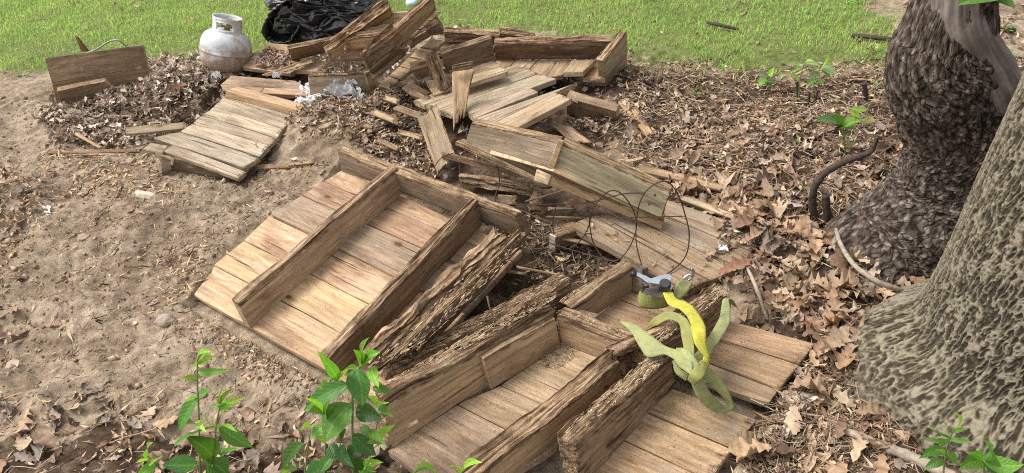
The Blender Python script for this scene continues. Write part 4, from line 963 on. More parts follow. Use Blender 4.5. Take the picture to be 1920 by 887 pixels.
for px, py, z, sz, c, lb in ((1330, 476, .06, .06, (.36, .24, .16), 'small curled leaf alone on the dusty boards near the strap'), (1380, 495, .10, .13, (.26, .14, .085), 'large dark brown upright leaf beside the strap hook'), (1398, 530, .09, .12, (.38, .25, .19), 'pinkish brown leaf leaning at the beam end next to the strap'), (1610, 610, .06, .16, (.44, .29, .19), 'long pale lobed oak leaf near the foot of the ridged tree'), (1395, 830, .03, .13, (.43, .31, .18), 'yellowish tan leaf beside the sawn ends of the front boards'), (650, 84, .385, .05, (.5, .36, .28), 'pinkish leaf resting on the board of the steep section'), (494, 168, .12, .05, (.5, .36, .22), 'pale dry leaf tip on the low pinkish section'), (330, 165, .16, .12, (.27, .13, .075), 'rusty red-brown leaf on the heap near the gas cylinder'), (1048, 492, .05, .04, (.5, .34, .17), 'little yellow-brown leaf in the dark soil'), (1190, 715, .02, .05, (.4, .3, .2), 'small leaf chip on the front boards below the knot'), (478, 270, .12, .05, (.36, .26, .19), 'curled leaf on the grey deck boards'), (40, 790, .04, .12, (.4, .27, .17), 'large folded brown leaf at the lower left edge'), (95, 825, .03, .13, (.45, .32, .22), 'pale broad leaf below the folded one, lower left')):
    leaf_obj(at(px, py, z + .015), sz, RNG.uniform(0, 6.28), RNG.normal() * .4, RNG.normal() * .4, c, lb)
for i in range(24):
    x, y = RNG.uniform(-4.2, 1.9), RNG.uniform(4.6, 6.6)
    if not inpoly(np.array([x]), np.array([y]), LAWN)[0]: continue
    leaf_obj((x, y, float(height(x, y)) + .045), RNG.uniform(.05, .09), RNG.uniform(0, 6.28), RNG.normal() * .3, RNG.normal() * .3, pal(PAL_TAN, 1)[0], 'dry leaf lying on the green lawn', 'leaves on the lawn')

# ------------------------------------------------------------------ twigs, chips, crumbs, pebbles
def bar(k=3):
    a = np.arange(k) * 2 * np.pi / k; n = 5; V = []
    for i in range(n):
        t = i / (n - 1); V.append(np.stack([np.full(k, t - .5), np.cos(a) * (1 - .4 * t), np.sin(a) * (1 - .4 * t)], -1))
    V = np.concatenate(V); i, j = np.meshgrid(np.arange(n - 1), np.arange(k), indexing='ij'); j2 = (j + 1) % k
    return V, np.stack([i * k + j, i * k + j2, (i + 1) * k + j2, (i + 1) * k + j], -1).reshape(-1, 4)
def twigshape(sd):
    V, Q = bar(); V = V.copy(); r = np.random.default_rng(sd)
    b = r.normal(size=4) * [14, 6, 6, 3]
    V[:, 1] += b[0] * (V[:, 0] ** 2) + b[1] * np.sin(V[:, 0] * 7); V[:, 2] += b[2] * V[:, 0] ** 2 + b[3] * np.sin(V[:, 0] * 9)
    return V, Q
TW = [twigshape(i) for i in range(8)]
sc2 = Scatter(); PT = np.array([(.2, .14, .095), (.32, .24, .16), (.42, .34, .24), (.12, .08, .055), (.27, .19, .13)])
for poly, n, lo, hi in ((R_MID, 800, .04, .3), (R_FAR, 700, .04, .3), (R_NEAR, 160, .05, .2), (R_LOW, 600, .04, .2), (L_MOUND, 250, .04, .14), (L_MID, 180, .04, .15), (L_LOW, 170, .04, .18), (L_EDGE, 160, .03, .15), (PIT, 200, .04, .2), ([(40, 330), (480, 300), (600, 330), (380, 540), (480, 640), (700, 760), (560, 790), (100, 720)], 620, .02, .1)):
    xy = keep(sample_poly(pxpoly(poly), n, .1)); m = len(xy); L_ = RNG.uniform(lo, hi, m) * RNG.uniform(.3, 1, m); r_ = RNG.uniform(.0009, .003, m)
    z = height(xy[:, 0], xy[:, 1]) + RNG.uniform(.003, .025, m)
    sc2.put(TW, np.c_[xy, z], np.c_[L_, r_, r_], RNG.normal(size=m) * .9 + RNG.choice([0, 3.14], m), RNG.normal(size=m) * .1, RNG.normal(size=m) * .09, pal(PT, m))
sc2.done('twig_litter', CHIPM)
def chunk(sd, flat):
    r = np.random.default_rng(sd); V = np.array([[-1, 0, 0], [1, 0, 0], [0, -1, 0], [0, 1, 0], [0, 0, -1], [0, 0, 1.]]) * (1 + .35 * r.normal(size=(6, 1))) * [1, .75, flat]
    V += .15 * r.normal(size=V.shape) * [1, 1, flat]
    T = np.array([[0, 2, 5], [2, 1, 5], [1, 3, 5], [3, 0, 5], [2, 0, 4], [1, 2, 4], [3, 1, 4], [0, 3, 4]]); return V, T
CH = [chunk(i, .25) for i in range(10)]; CL = [chunk(50 + i, .7) for i in range(10)]
sc3 = Scatter(); PCH = np.array([(.42, .29, .16), (.5, .38, .24), (.33, .21, .12), (.22, .13, .075), (.38, .28, .19)])
for poly, n, lo, hi in ((L_LOW, 900, .003, .012), (L_EDGE, 900, .003, .012), (L_MID, 900, .003, .014), (R_MID, 1600, .003, .014), (R_LOW, 1500, .003, .012), (R_FAR, 1200, .003, .014), (L_MOUND, 500, .004, .012), ([(100, 290), (300, 300), (330, 380), (120, 360)], 500, .003, .014), ([(0, 300), (480, 310), (600, 340), (380, 540), (480, 640), (600, 760), (100, 760)], 550, .002, .009), ([(300, 500), (400, 440), (370, 560), (620, 720), (520, 740), (330, 620)], 700, .002, .01), (PIT, 500, .003, .012), ([(1180, 270), (1400, 300), (1500, 420), (1300, 400)], 500, .004, .016), ([(1340, 385), (1420, 380), (1440, 420), (1350, 430)], 300, .004, .015)):
    xy = keep(sample_poly(pxpoly(poly), n, .08)); m = len(xy); a_ = RNG.uniform(lo, hi, m)
    sc3.put(CH, np.c_[xy, height(xy[:, 0], xy[:, 1]) + RNG.uniform(.002, .014, m)], np.c_[a_ * RNG.uniform(1, 3, m), a_ * .7, a_], RNG.uniform(0, 6.28, m), RNG.normal(size=m) * .3, RNG.normal(size=m) * .3, pal(PCH, m))
sc3.done('wood_chip_litter', CHIPM, False)
sc4 = Scatter(); PCL = np.array([(.3, .22, .14), (.25, .18, .115), (.36, .27, .18), (.32, .25, .175), (.22, .155, .1)])
BARE_L = [(-100, 200), (80, 200), (260, 290), (560, 320), (640, 330), (370, 540), (480, 640), (720, 780), (560, 780), (250, 740), (-100, 780)]
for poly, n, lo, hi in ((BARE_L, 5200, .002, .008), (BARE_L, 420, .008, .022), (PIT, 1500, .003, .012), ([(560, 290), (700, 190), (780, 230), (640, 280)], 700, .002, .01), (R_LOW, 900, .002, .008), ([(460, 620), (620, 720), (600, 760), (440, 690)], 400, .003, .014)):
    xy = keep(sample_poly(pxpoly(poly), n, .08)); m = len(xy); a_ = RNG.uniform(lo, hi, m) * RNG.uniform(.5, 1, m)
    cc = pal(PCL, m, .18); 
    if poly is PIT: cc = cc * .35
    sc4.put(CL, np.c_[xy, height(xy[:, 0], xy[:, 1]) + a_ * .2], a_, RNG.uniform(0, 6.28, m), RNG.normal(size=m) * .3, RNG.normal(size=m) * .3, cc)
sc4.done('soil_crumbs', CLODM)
# sawdust and crumbs lying on the wood
sc5 = Scatter(); PSW = np.array([(.34, .25, .16), (.27, .19, .11), (.4, .31, .2), (.17, .115, .07), (.09, .06, .04)]); PSR = np.array([(.36, .26, .16), (.26, .17, .1), (.44, .34, .22), (.15, .095, .055), (.3, .22, .14)])
def spl(sd):
    r = np.random.default_rng(sd); V, Q = bar(4); V = V.copy(); V[:, 1:] *= (1 - .8 * np.abs(V[:, :1] * 2) ** 3); V[:, 2] += 3 * r.normal() * V[:, 0] ** 2; T = np.concatenate([Q[:, [0, 1, 2]], Q[:, [0, 2, 3]]]); return V, T
SPL = [spl(i) for i in range(6)]
ZB = lambda z: z
for poly, pl, off, n, lo, hi in (([(735, 840), (860, 770), (1040, 655), (1190, 700), (930, 870), (800, 887)], PB, .004, 1500, .0012, .0045), ([(1000, 680), (1050, 640), (1090, 660), (1040, 690)], PB, .01, 420, .003, .009), ([(1120, 600), (1190, 545), (1260, 600), (1180, 640)], PB, .005, 260, .002, .006), ([(1230, 730), (1420, 790), (1330, 880), (1120, 880)], PR, .003, 420, .0012, .0045), ([(1300, 690), (1370, 610), (1520, 645), (1440, 750)], PR2, .003, 300, .0012, .0045),
    ([(400, 510), (620, 690), (640, 640), (900, 430), (760, 370), (510, 400)], PA, .004, 420, .001, .004), ([(1100, 410), (1400, 470), (1290, 540)], PC, .003, 600, .0012, .005), ([(1090, 400), (1240, 430), (1430, 480), (1380, 510)], PC, .004, 400, .002, .006),
    ([(716, 742), (1038, 562), (1045, 552), (1040, 540), (722, 716)], .20, .03, 1000, .003, .011), ([(735, 694), (1070, 524), (1050, 515), (720, 680)], .105, .012, 900, .003, .011), ([(1075, 822), (1258, 668), (1230, 655), (1055, 805)], .215, .005, 600, .003, .011), ([(1222, 656), (1368, 545), (1345, 535), (1195, 640)], .2, .006, 600, .003, .011), ([(632, 280), (964, 402), (968, 392), (640, 270)], PA, .145, 700, .003, .010), ([(690, 690), (955, 435), (990, 455), (780, 660)], .21, .02, 500, .003, .012), ([(1042, 586), (1200, 646), (1210, 634), (1060, 576)], PB, .14, 380, .003, .009), ([(1068, 574), (1186, 492), (1176, 486), (1050, 562)], PB, .125, 380, .003, .010), ([(500, 410), (560, 372), (620, 400), (560, 440)], PA, .018, 60, .001, .004),
    ([(890, 225), (1070, 185), (1000, 140), (800, 200)], PE, .004, 160, .0015, .005), ([(930, 115), (1070, 115), (1050, 145), (900, 150)], .14, .004, 200, .002, .006), ([(420, 150), (570, 165), (560, 155), (440, 145)], .12, .004, 90, .002, .006)):
    if off >= .005 and hi > .009 and n > 300:
        e0, e1 = at(*poly[0], .1), at(*poly[1], .1); yw = math.atan2(e1[1] - e0[1], e1[0] - e0[0]); n2 = int(n * .55)
        p = board_pts(poly, pl, n2, off * .6); L_ = RNG.uniform(.008, .05, n2) * RNG.uniform(.4, 1, n2); r_ = RNG.uniform(.0008, .0028, n2)
        sc5.put(SPL, p, np.c_[L_, r_, r_ * .7], yw + RNG.normal(size=n2) * .14 + RNG.choice([0, 3.14], n2), RNG.normal(size=n2) * .5, RNG.normal(size=n2) * .1, pal(PSR, n2)); n = int(n * .45); hi = hi * .7
    p = board_pts(poly, pl, n, off); a_ = RNG.uniform(lo, hi, n) * RNG.uniform(.4, 1, n)
    a_ = a_ * .6
    sc5.put(CH, p, np.c_[a_ * RNG.uniform(.9, 1.4, n), a_ * .75, a_ * 1.2], RNG.uniform(0, 6.28, n), RNG.normal(size=n) * .5, RNG.normal(size=n) * .5, pal(PSW, n))
sc5.done('sawdust_crumbs', CHIPM, False)

# ------------------------------------------------------------------ lawn
nb = 260000
gxy = np.c_[RNG.uniform(-6.5, 3.4, nb), 3.3 + RNG.uniform(0, 1, nb) ** 1.15 * 5.2]
far_ = RNG.uniform(size=nb) < .16
ok = lawnmask(gxy[:, 0] + RNG.normal(size=nb) * np.where(far_, .15, .04), gxy[:, 1] + np.abs(RNG.normal(size=nb)) * np.where(far_, .28, .05))
pat = fbm(gxy[:, 0] * 2.2, gxy[:, 1] * 2.2, 77, 3)
fr = lawnmask(gxy[:, 0], gxy[:, 1] - .45)
ok &= (RNG.uniform(size=nb) < np.where(fr, .95, .75 + .9 * pat))
gxy = gxy[ok]; n = len(gxy); pat = pat[ok]
Lb = RNG.uniform(.018, .046, n) * np.where(fr[ok], 1, .95); yaw = RNG.uniform(0, 6.28, n); ln = RNG.uniform(.1, .9, n) * Lb; wd = RNG.uniform(.0012, .0026, n)
b0 = np.c_[gxy, height(gxy[:, 0], gxy[:, 1]) - .003]
dr = np.c_[np.cos(yaw), np.sin(yaw), np.zeros(n)]; sdv = np.c_[-np.sin(yaw), np.cos(yaw), np.zeros(n)]; upv = np.array([0, 0, 1.0])
m1 = b0 + upv * (Lb * .6)[:, None] + dr * (ln * .35)[:, None]; t1 = b0 + upv * (Lb * .92)[:, None] + dr * ln[:, None]
V = np.stack([b0 - sdv * wd[:, None], b0 + sdv * wd[:, None], m1 + sdv * wd[:, None] * .8, m1 - sdv * wd[:, None] * .8, t1], 1).reshape(-1, 3)
o5 = np.arange(n) * 5
Qg = np.stack([o5, o5 + 1, o5 + 2, o5 + 3], -1); Tg = np.stack([o5 + 3, o5 + 2, o5 + 4], -1)
cg = np.array([(.35, .58, .12), (.41, .64, .15), (.29, .51, .1), (.5, .63, .22), (.33, .59, .13)])[RNG.integers(0, 5, n)] * (1 + .18 * RNG.normal(size=(n, 1)) + .35 * pat[:, None]).clip(.5, 1.7)
dry = RNG.uniform(size=n) < .07; cg[dry] = np.array([.38, .31, .16]) * RNG.uniform(.6, 1.2, (dry.sum(), 1))
cg = np.repeat(np.c_[cg.clip(.01, .6), np.ones(n)], 5, 0)
tag(link('lawn_grass', build_mesh('lawn_grass', V, Qg, Tg, GRASS, False, {'tint': cg})), kind='stuff')

# ------------------------------------------------------------------ gas cylinder
def lathe(prof, k=64, cap=True):
    prof = np.asarray(prof, float); n = len(prof); a = np.arange(k) * 2 * np.pi / k
    V = np.concatenate([np.stack([np.cos(a) * r, np.sin(a) * r, np.full(k, z)], -1) for r, z in prof])
    i, j = np.meshgrid(np.arange(n - 1), np.arange(k), indexing='ij'); j2 = (j + 1) % k
    return V, np.stack([i * k + j, i * k + j2, (i + 1) * k + j2, (i + 1) * k + j], -1).reshape(-1, 4), None
def make_enamel():
    m = Mat('white_enamel_with_rust', .42, .45); p = m.attr('pc')
    sx = m.n('SeparateXYZ', {0: p}); n = m.noise(p, (1, 1, 1), 6, .7, 13); n2 = m.noise(p, (1, 1, 1), 5, .7, 60); n3 = m.noise(p, (1, 1, 1), 4, .6, 5)
    base = m.mix(m.rng(n3, .35, .65), c4(.45, .47, .48), c4(.6, .61, .61))
    base = m.mix(m.rng(n, .5, .75, 0, .45), base, c4(.42, .4, .36))
    low = m.rng(sx.outputs[2], .27, .03, -.22, .2)
    side = m.rng(sx.outputs[0], -.1, .13, -.1, .07)
    f = m.rng(m.math('ADD', m.math('ADD', n, low), m.math('ADD', side, m.math('MULTIPLY', n2, .35))), .41, .63)
    rc = m.ramp(n2, [(.3, (.12, .055, .03)), (.5, (.26, .15, .08)), (.7, (.42, .3, .19))])
    m.color(m.mix(m.math('MULTIPLY', f, .85), base, rc)); m.put(m.b.inputs['Roughness'], m.rng(f, 0, 1, .38, .85)); m.bump(m.math('MULTIPLY', n2, f), .003, .6)
    return m.m
ENAMEL = make_enamel()
tb = G(420, 141); tb[2] = max(tb[2], 0) - .01
TK = thing('gas_cylinder', 'white rust-stained gas cylinder leaning in front of the lawn', 'gas cylinder', tb)
az = unit(np.array([.36, .22, 1.0])); axx = unit(np.cross([0, 1, 0], az)); ayy = np.cross(az, axx); TR = np.stack([axx, ayy, az], 1)
def tk(name, V, Q, T=None, mat=ENAMEL, smooth=True):
    V = np.asarray(V); W_ = (V * [.95, .95, .86]) @ TR.T + tb; return add(name, W_, Q, T, mat, TK, smooth, {'pc': V})
zz = np.linspace(-np.pi / 2, np.pi / 2, 26); prof = []
for t in zz: prof.append((.157 * np.sign(np.cos(t)) * np.abs(np.cos(t)) ** .55, .045 + .145 + (.145) * np.sign(np.sin(t)) * np.abs(np.sin(t)) ** .8))
prof[0] = (.001, prof[0][1]); prof[-1] = (.001, prof[-1][1])
prof = prof[:13] + [(.158, .183), (.1605, .186), (.1605, .194), (.158, .197)] + prof[13:]
V, Q, _ = lathe(prof, 72); tk('body', V, Q)
V, Q, _ = lathe([(.105, 0), (.108, 0), (.108, .06), (.104, .06), (.104, 0)], 48); tk('foot_ring', V, Q)
k, hh = 72, np.array([.315, .335, .345, .395, .41, .425]); a = np.arange(k) * 2 * np.pi / k
def openq(j, r): 
    d = np.degrees(a[j]) % 360
    return r == 2 and any((abs((d - c + 180) % 360 - 180) < 36) for c in (268, 60, 160))
V = np.concatenate([np.stack([np.cos(a) * (R_ + .004 * (h_ > .42)), np.sin(a) * (R_ + .004 * (h_ > .42)), np.full(k, h_)], -1) for R_ in (.087, .081) for h_ in hh]); nr = len(hh); Q = []
idx = lambda l, r, j: (l * nr + r) * k + j % k
for r in range(nr - 1):
    for j in range(k):
        if openq(j, r): continue
        Q += [(idx(0, r, j), idx(0, r, j + 1), idx(0, r + 1, j + 1), idx(0, r + 1, j)), (idx(1, r, j), idx(1, r + 1, j), idx(1, r + 1, j + 1), idx(1, r, j + 1))]
        for dr_, (p_, q_) in ((0, ((r + 1, j), (r + 1, j + 1))), (1, ((r, j), (r, j + 1)))):
            rn_ = r + (1 if dr_ == 0 else -1)
            if rn_ in (-1, nr - 1) or openq(j, rn_): Q.append((idx(0, *p_), idx(0, *q_), idx(1, *q_), idx(1, *p_)))
        for dj in (-1, 1):
            if openq((j + dj) % k, r): e_ = j if dj < 0 else j + 1; Q.append((idx(0, r, e_), idx(0, r + 1, e_), idx(1, r + 1, e_), idx(1, r, e_)))
tk('collar', V, Q)
V, Q, T = join([tube([[0, 0, .32], [0, 0, .385]], .017, 14), tube([[-.035, 0, .36], [.03, 0, .36]], .013, 12), tube([[0, 0, .385], [0, 0, .393], [0, 0, .404]], [.012, .028, .026], 14)])
tk('valve', V, Q, T, simple('dull_brass', (.2, .15, .08), .5, .4, .8))

# ------------------------------------------------------------------ black bags
def make_bagmat():
    m = Mat('black_refuse_plastic', .13, .7); p = m.obj(); n = m.noise(p, (1, 1, 2.2), 5, .6, 9, .8); n2 = m.noise(p, (1, 1, 1), 3, .6, 40)
    m.color(c4(.012, .012, .014)); m.bump(m.math('ADD', n, m.math('MULTIPLY', n2, .05)), .02, .3); m.b.inputs['Coat Weight'].default_value = .25; m.b.inputs['Coat Roughness'].default_value = .15
    return m.m
BAGM = make_bagmat()
def blob(center, rad, nrow, ncol, fold, seed, squash=.55, pull=None):
    th = np.linspace(0.001, np.pi - .001, nrow); ph = np.arange(ncol) * 2 * np.pi / ncol
    Tt, Pp = np.meshgrid(th, ph, indexing='ij'); d = np.stack([np.sin(Tt) * np.cos(Pp), np.sin(Tt) * np.sin(Pp), np.cos(Tt)], -1)
    x, y, z = d[..., 0], d[..., 1], d[..., 2]
    wx = x * 1.6 + .5 * noise(x * 2, y * 2, z * 2 + seed); wz = z * 2.6 + .5 * noise(x * 2 + 5, y * 2, z * 2 + seed)
    r = 1 + .22 * fbm(x * 1.3 + seed, y * 1.3, z * 1.3, 2) + fold * (ridge(wx * 1.1 + seed, y * 1.1, wz * 1.7) * .75 + ridge(wx * 2.2 + seed, y * 2.2, wz * 3.6) * .4 + .14 * ridge(wx * 5, y * 5, wz * 8 + seed) + .04 * ridge(wx * 12, y * 11, wz * 17 + seed))
    V = d * r[..., None] * np.array(rad)
    if pull is not None: V = V + pull(d)
    V[..., 2] = np.where(V[..., 2] < -rad[2] * squash, -rad[2] * squash + (V[..., 2] + rad[2] * squash) * .08, V[..., 2])
    V = V.reshape(-1, 3) + center
    i, j = np.meshgrid(np.arange(nrow - 1), np.arange(ncol), indexing='ij'); j2 = (j + 1) % ncol
    return V, np.stack([i * ncol + j, (i + 1) * ncol + j, (i + 1) * ncol + j2, i * ncol + j2], -1).reshape(-1, 4)
bc_ = at(612, 70, 0.0)
BG = thing('refuse_bag', 'shiny black refuse bag crumpled on the lawn behind the pile', 'bag', (bc_[0], bc_[1], 0))
V, Q = blob(bc_ + np.array([.03, .16, .16]), (.31, .24, .28), 170, 260, .2, 4.3, .62, lambda d: np.stack([.10 * np.clip(d[..., 0], 0, 1) * -d[..., 2], 0 * d[..., 0], .05 * d[..., 0] * -1], -1))
add('body', V, Q, None, BAGM, BG)
# the gathered open flap hanging over on the left
fl = spline([at(575, 2, .34), at(545, 0, .33), at(520, 12, .29), at(502, 36, .2), at(494, 60, .11), at(502, 76, .035), at(524, 80, .02), at(545, 74, .05), at(556, 52, .12), at(560, 34, .17)], 9)
nf = len(fl); dep = np.array([.10, .22, .03]); kk = 12; V = []
for i in range(nf):
    for j in range(kk):
        t = j / (kk - 1); V.append(fl[i] * (1 - .25 * t) + .25 * t * (bc_ + [0, .1, .14]) + dep * t + .018 * unit(fl[i] - fl.mean(0)) * ridge(i * .33, t * 3.0, 2.0) + .008 * noise(i * .7, t * 6, 4))
i, j = np.meshgrid(np.arange(nf - 1), np.arange(kk - 1), indexing='ij'); Q = np.stack([i * kk + j, i * kk + j + 1, (i + 1) * kk + j + 1, (i + 1) * kk + j], -1).reshape(-1, 4)
o = add('flap', V, Q, None, BAGM, BG); md = o.modifiers.new('thick', 'SOLIDIFY'); md.thickness = .012
patch = np.array([at(516, 22, .26), at(541, 12, .28), at(548, 16, .27), at(543, 44, .16), at(538, 68, .06), at(508, 72, .04), at(499, 64, .09), at(504, 42, .18)]) + [.03, .06, 0]
c0 = patch.mean(0); V, T = [], []
m_ = len(patch); rings = 7
for r in range(rings):
    for q in range(m_ * 4):
        p_ = lerp = patch[q // 4] + (patch[(q // 4 + 1) % m_] - patch[q // 4]) * (q % 4) / 4; f = (r + 1) / rings
        p = c0 + (p_ - c0) * f; V.append(p + np.array([.4, 1, 0]) * .016 * (noise(p[0] * 18, p[2] * 22, 1.0) + .6 * noise(p[0] * 40, p[2] * 46, 2.0)))
V = np.array([c0] + V); nn = m_ * 4; Q = []
for q in range(nn): T.append((0, 1 + q, 1 + (q + 1) % nn))
for r in range(rings - 1):
    for q in range(nn): Q.append((1 + r * nn + q, 1 + (r + 1) * nn + q, 1 + (r + 1) * nn + (q + 1) % nn, 1 + r * nn + (q + 1) % nn))
add('thin_film', V, Q, T, simple('thin_grey_film', (.24, .25, .24), .35, .5, 0, .3, 12, .01), BG)
b2 = at(742, -26, 0)
V, Q = blob(b2 + np.array([0, .12, .06]), (.2, .13, .09), 60, 90, .1, 9.1, .6); o = add('refuse_bag', V, Q, None, BAGM); tag(o, 'black plastic just entering the frame at the top edge, on the lawn', 'bag')
V, Q, _ = lathe([(.001, .05), (.035, .05), (.042, .035), (.044, .0), (.001, .0)], 24); p = at(773, 13, 0); o = add('plastic_disc', V + p, Q, None, simple('pale_blue_plastic', (.45, .55, .62), .35, .5, 0, .1)); tag(o, 'pale bluish plastic lid on the lawn at the top edge', 'lid')

# ------------------------------------------------------------------ white film
def make_film():
    m = Mat('white_plastic_film', .35, .4); p = m.obj(); n = m.noise(p, (1, 1, 1), 5, .6, 25)
    m.color(m.mix(m.rng(n, .4, .7), c4(.76, .75, .73), c4(.86, .86, .86)))
    tr = m.n('BsdfTranslucent', {'Color': c4(.75, .75, .74)}); mx = m.n('MixShader', {0: .3, 1: m.b.outputs[0], 2: tr.outputs[0]})
    tp = m.n('BsdfTransparent'); m2 = m.n('MixShader', {0: .05, 1: mx.outputs[0], 2: tp.outputs[0]}); m.t.links.new(m2.outputs[0], m.out.inputs[0]); m.bump(n, .01, .5); return m.m
FILM = make_film()
def film(quad, seed, amp, label, n=34, name='plastic_film'):
    A_, B_, C_, D_2 = [at(*p) for p in quad]; u, v = np.meshgrid(np.linspace(0, 1, n), np.linspace(0, 1, n), indexing='ij')
    eu = u + .1 * fbm(u * 4 + seed, v * 4, 1, 3); ev = v + .1 * fbm(u * 4, v * 4 + seed, 2, 3)
    Pp = A_ + (B_ - A_) * (eu * (1 - ev))[..., None] + (D_2 - A_) * (ev * (1 - eu))[..., None] + (C_ - A_) * (eu * ev)[..., None]
    h = ridge(u * 3 + seed, v * 3, 1) * .5 + ridge(u * 6 + seed, v * 5, 2) * .35 + ridge(u * 12, v * 11 + seed, 3) * .15
    Pp[..., 2] += amp * h; Pp[..., 1] -= amp * .5 * h
    i, j = np.meshgrid(np.arange(n - 1), np.arange(n - 1), indexing='ij'); Q = np.stack([i * n + j, i * n + j + 1, (i + 1) * n + j + 1, (i + 1) * n + j], -1).reshape(-1, 4)
    ph = noise(u[:-1, :-1] * 5 + seed, v[:-1, :-1] * 5, 7).ravel(); edge = (np.minimum(np.minimum(u, 1 - u), np.minimum(v, 1 - v))[:-1, :-1] < .16).ravel()
    o = add(name, Pp.reshape(-1, 3), Q[~(edge & (ph > .08))], None, FILM, None, True); return tag(o, label, 'plastic sheet')
film([(604, 188, .05), (690, 192, .05), (668, 156, .13), (622, 158, .14)], 1, .05, 'largest crumple of white plastic film under the boxed corner section')
film([(556, 190, .05), (606, 196, .05), (600, 162, .09), (562, 160, .1)], 2.5, .04, 'torn white plastic film between the pinkish boards and the boxed corner')
film([(553, 206, .06), (590, 200, .05), (588, 184, .07), (556, 184, .08)], 4.1, .02, 'clear torn plastic scrap at the end of the orange-tan timber')
film([(398, 150, .08), (418, 152, .08), (416, 138, .13), (400, 138, .12)], 6.3, .03, 'small white plastic crumple at the foot of the gas cylinder')
film([(512, 148, .12), (530, 150, .1), (528, 138, .14), (512, 138, .14)], 8.1, .02, 'white plastic wisp between the boards near the sloping stick')
for i, (x, y, s_) in enumerate(((648, 212, 11), (668, 204, 10), (690, 208, 13), (660, 228, 8), (712, 205, 9), (700, 216, 8), (632, 216, 7), (1218, 447, 0))):
    if s_: 
        o = film([(x - s_, y + 5, .07), (x + s_, y + 5, .07), (x + s_ * .8, y - 6, .09), (x - s_ * .8, y - 6, .09)], 11.7 + i * 2.3, .02, 'small white plastic scrap among leaves in front of the boxed corner', 14, 'plastic_scrap'); o['group'] = 'white plastic scraps'
o = film([(80, 402, .03), (98, 405, .03), (96, 387, .045), (79, 385, .045)], 33, .006, 'small pale blue-white printed wrapper on the soil at the left', 10, 'wrapper')
film([(1348, 470, .07), (1366, 472, .07), (1362, 460, .075), (1346, 460, .075)], 41, .006, 'white fleck of plastic on the dusty boards', 10, 'plastic_scrap')

# ------------------------------------------------------------------ yellow ratchet strap
def make_web():
    m = Mat('yellow_webbing', .7, .25); p = m.attr('lc'); sx = m.n('SeparateXYZ', {0: p}); tint = m.n('ObjectInfo').outputs['Color']
    wv = m.math('SINE', m.math('MULTIPLY', sx.outputs[0], 1250.0)); wl = m.math('SINE', m.math('MULTIPLY', sx.outputs[1], 900.0)); n = m.noise(p, (1, 1, 1), 5, .65, 22); n2 = m.noise(p, (1, 1, 1), 3, .6, 70)
    c = m.mix(m.rng(n, .36, .66), tint, m.mix(1.0, tint, c4(.62, .68, .85), 'MULTIPLY'))
    c = m.mix(m.rng(n2, .55, .75, 0, .5), c, c4(.2, .18, .1)); c = m.mix(m.rng(wv, -1, .6, .06, 0), c, m.mix(1.0, c, c4(.4, .4, .36), 'MULTIPLY'))
    m.color(c); m.bump(m.math('ADD', wv, m.math('MULTIPLY', wl, .1)), .0004, .5); return m.m
WEB = make_web()
p0 = at(1320, 680, .1)
ST = thing('ratchet_strap', 'yellow-green webbing ratchet strap knotted over the rotten beam of the front section', 'strap', (p0[0], p0[1], .06))
def ribbon(st, color, name='webbing', m=9, th=.0022):
    Ls = spline([at(*s[0]) for s in st], m); Rs = spline([at(*s[1]) for s in st], m); n = len(Ls); kk = 7
    c = (Ls + Rs) / 2; Ls, Rs = c + (Ls - c) * 1.16, c + (Rs - c) * 1.16; d = np.concatenate([[0], np.cumsum(np.linalg.norm(np.diff(c, axis=0), axis=1))]); V, lc = [], []
    for i in range(n):
        wv = Rs[i] - Ls[i]; tg = c[min(i + 1, n - 1)] - c[max(i - 1, 0)]; nn = unit(np.cross(tg, wv)); wl = np.linalg.norm(wv)
        for s_ in (1, -1):
            for j in range(kk):
                t = j / (kk - 1); V.append(Ls[i] + wv * t + nn * (th * .5 * s_ + .0015 * np.sin(t * np.pi) + .003 * noise(d[i] * 40, t * 2, len(st) * 3.3))); lc.append((d[i], t * .05, s_))
    q = 2 * kk; Q = []
    for i in range(n - 1):
        for j in range(kk - 1):
            Q += [(i * q + j, i * q + j + 1, (i + 1) * q + j + 1, (i + 1) * q + j), (i * q + kk + j, (i + 1) * q + kk + j, (i + 1) * q + kk + j + 1, i * q + kk + j + 1)]
        Q += [(i * q, (i + 1) * q, (i + 1) * q + kk, i * q + kk), (i * q + kk - 1, i * q + q - 1, (i + 1) * q + q - 1, (i + 1) * q + kk - 1)]
    for i in (0, n - 1):
        for j in range(kk - 1): Q.append((i * q + j, i * q + j + 1, i * q + kk + j + 1, i * q + kk + j))
    return add(name, V, Q, None, WEB, ST, True, {'lc': np.array(lc)}, color)
YEL = (.45, .41, .05); OLI = (.27, .265, .075); PAL_Y = (.31, .315, .12)
ribbon([((1208, 621, .17), (1221, 624, .17)), ((1224, 600, .21), (1234, 609, .21)), ((1247, 586, .24), (1252, 599, .235)), ((1269, 588, .255), (1270, 603, .25)), ((1288, 601, .265), (1277, 614, .255)), ((1296, 622, .265), (1278, 624, .255)), ((1300, 648, .26), (1283, 652, .25)), ((1301, 678, .25), (1288, 678, .24))], OLI)
ribbon([((1244, 549, .20), (1260, 548, .20)), ((1254, 570, .215), (1268, 561, .215)), ((1276, 580, .23), (1292, 570, .23)), ((1292, 597, .25), (1310, 592, .25)), ((1298, 620, .27), (1321, 614, .27)), ((1305, 646, .27), (1323, 646, .26)), ((1320, 668, .25), (1331, 672, .24))], YEL)
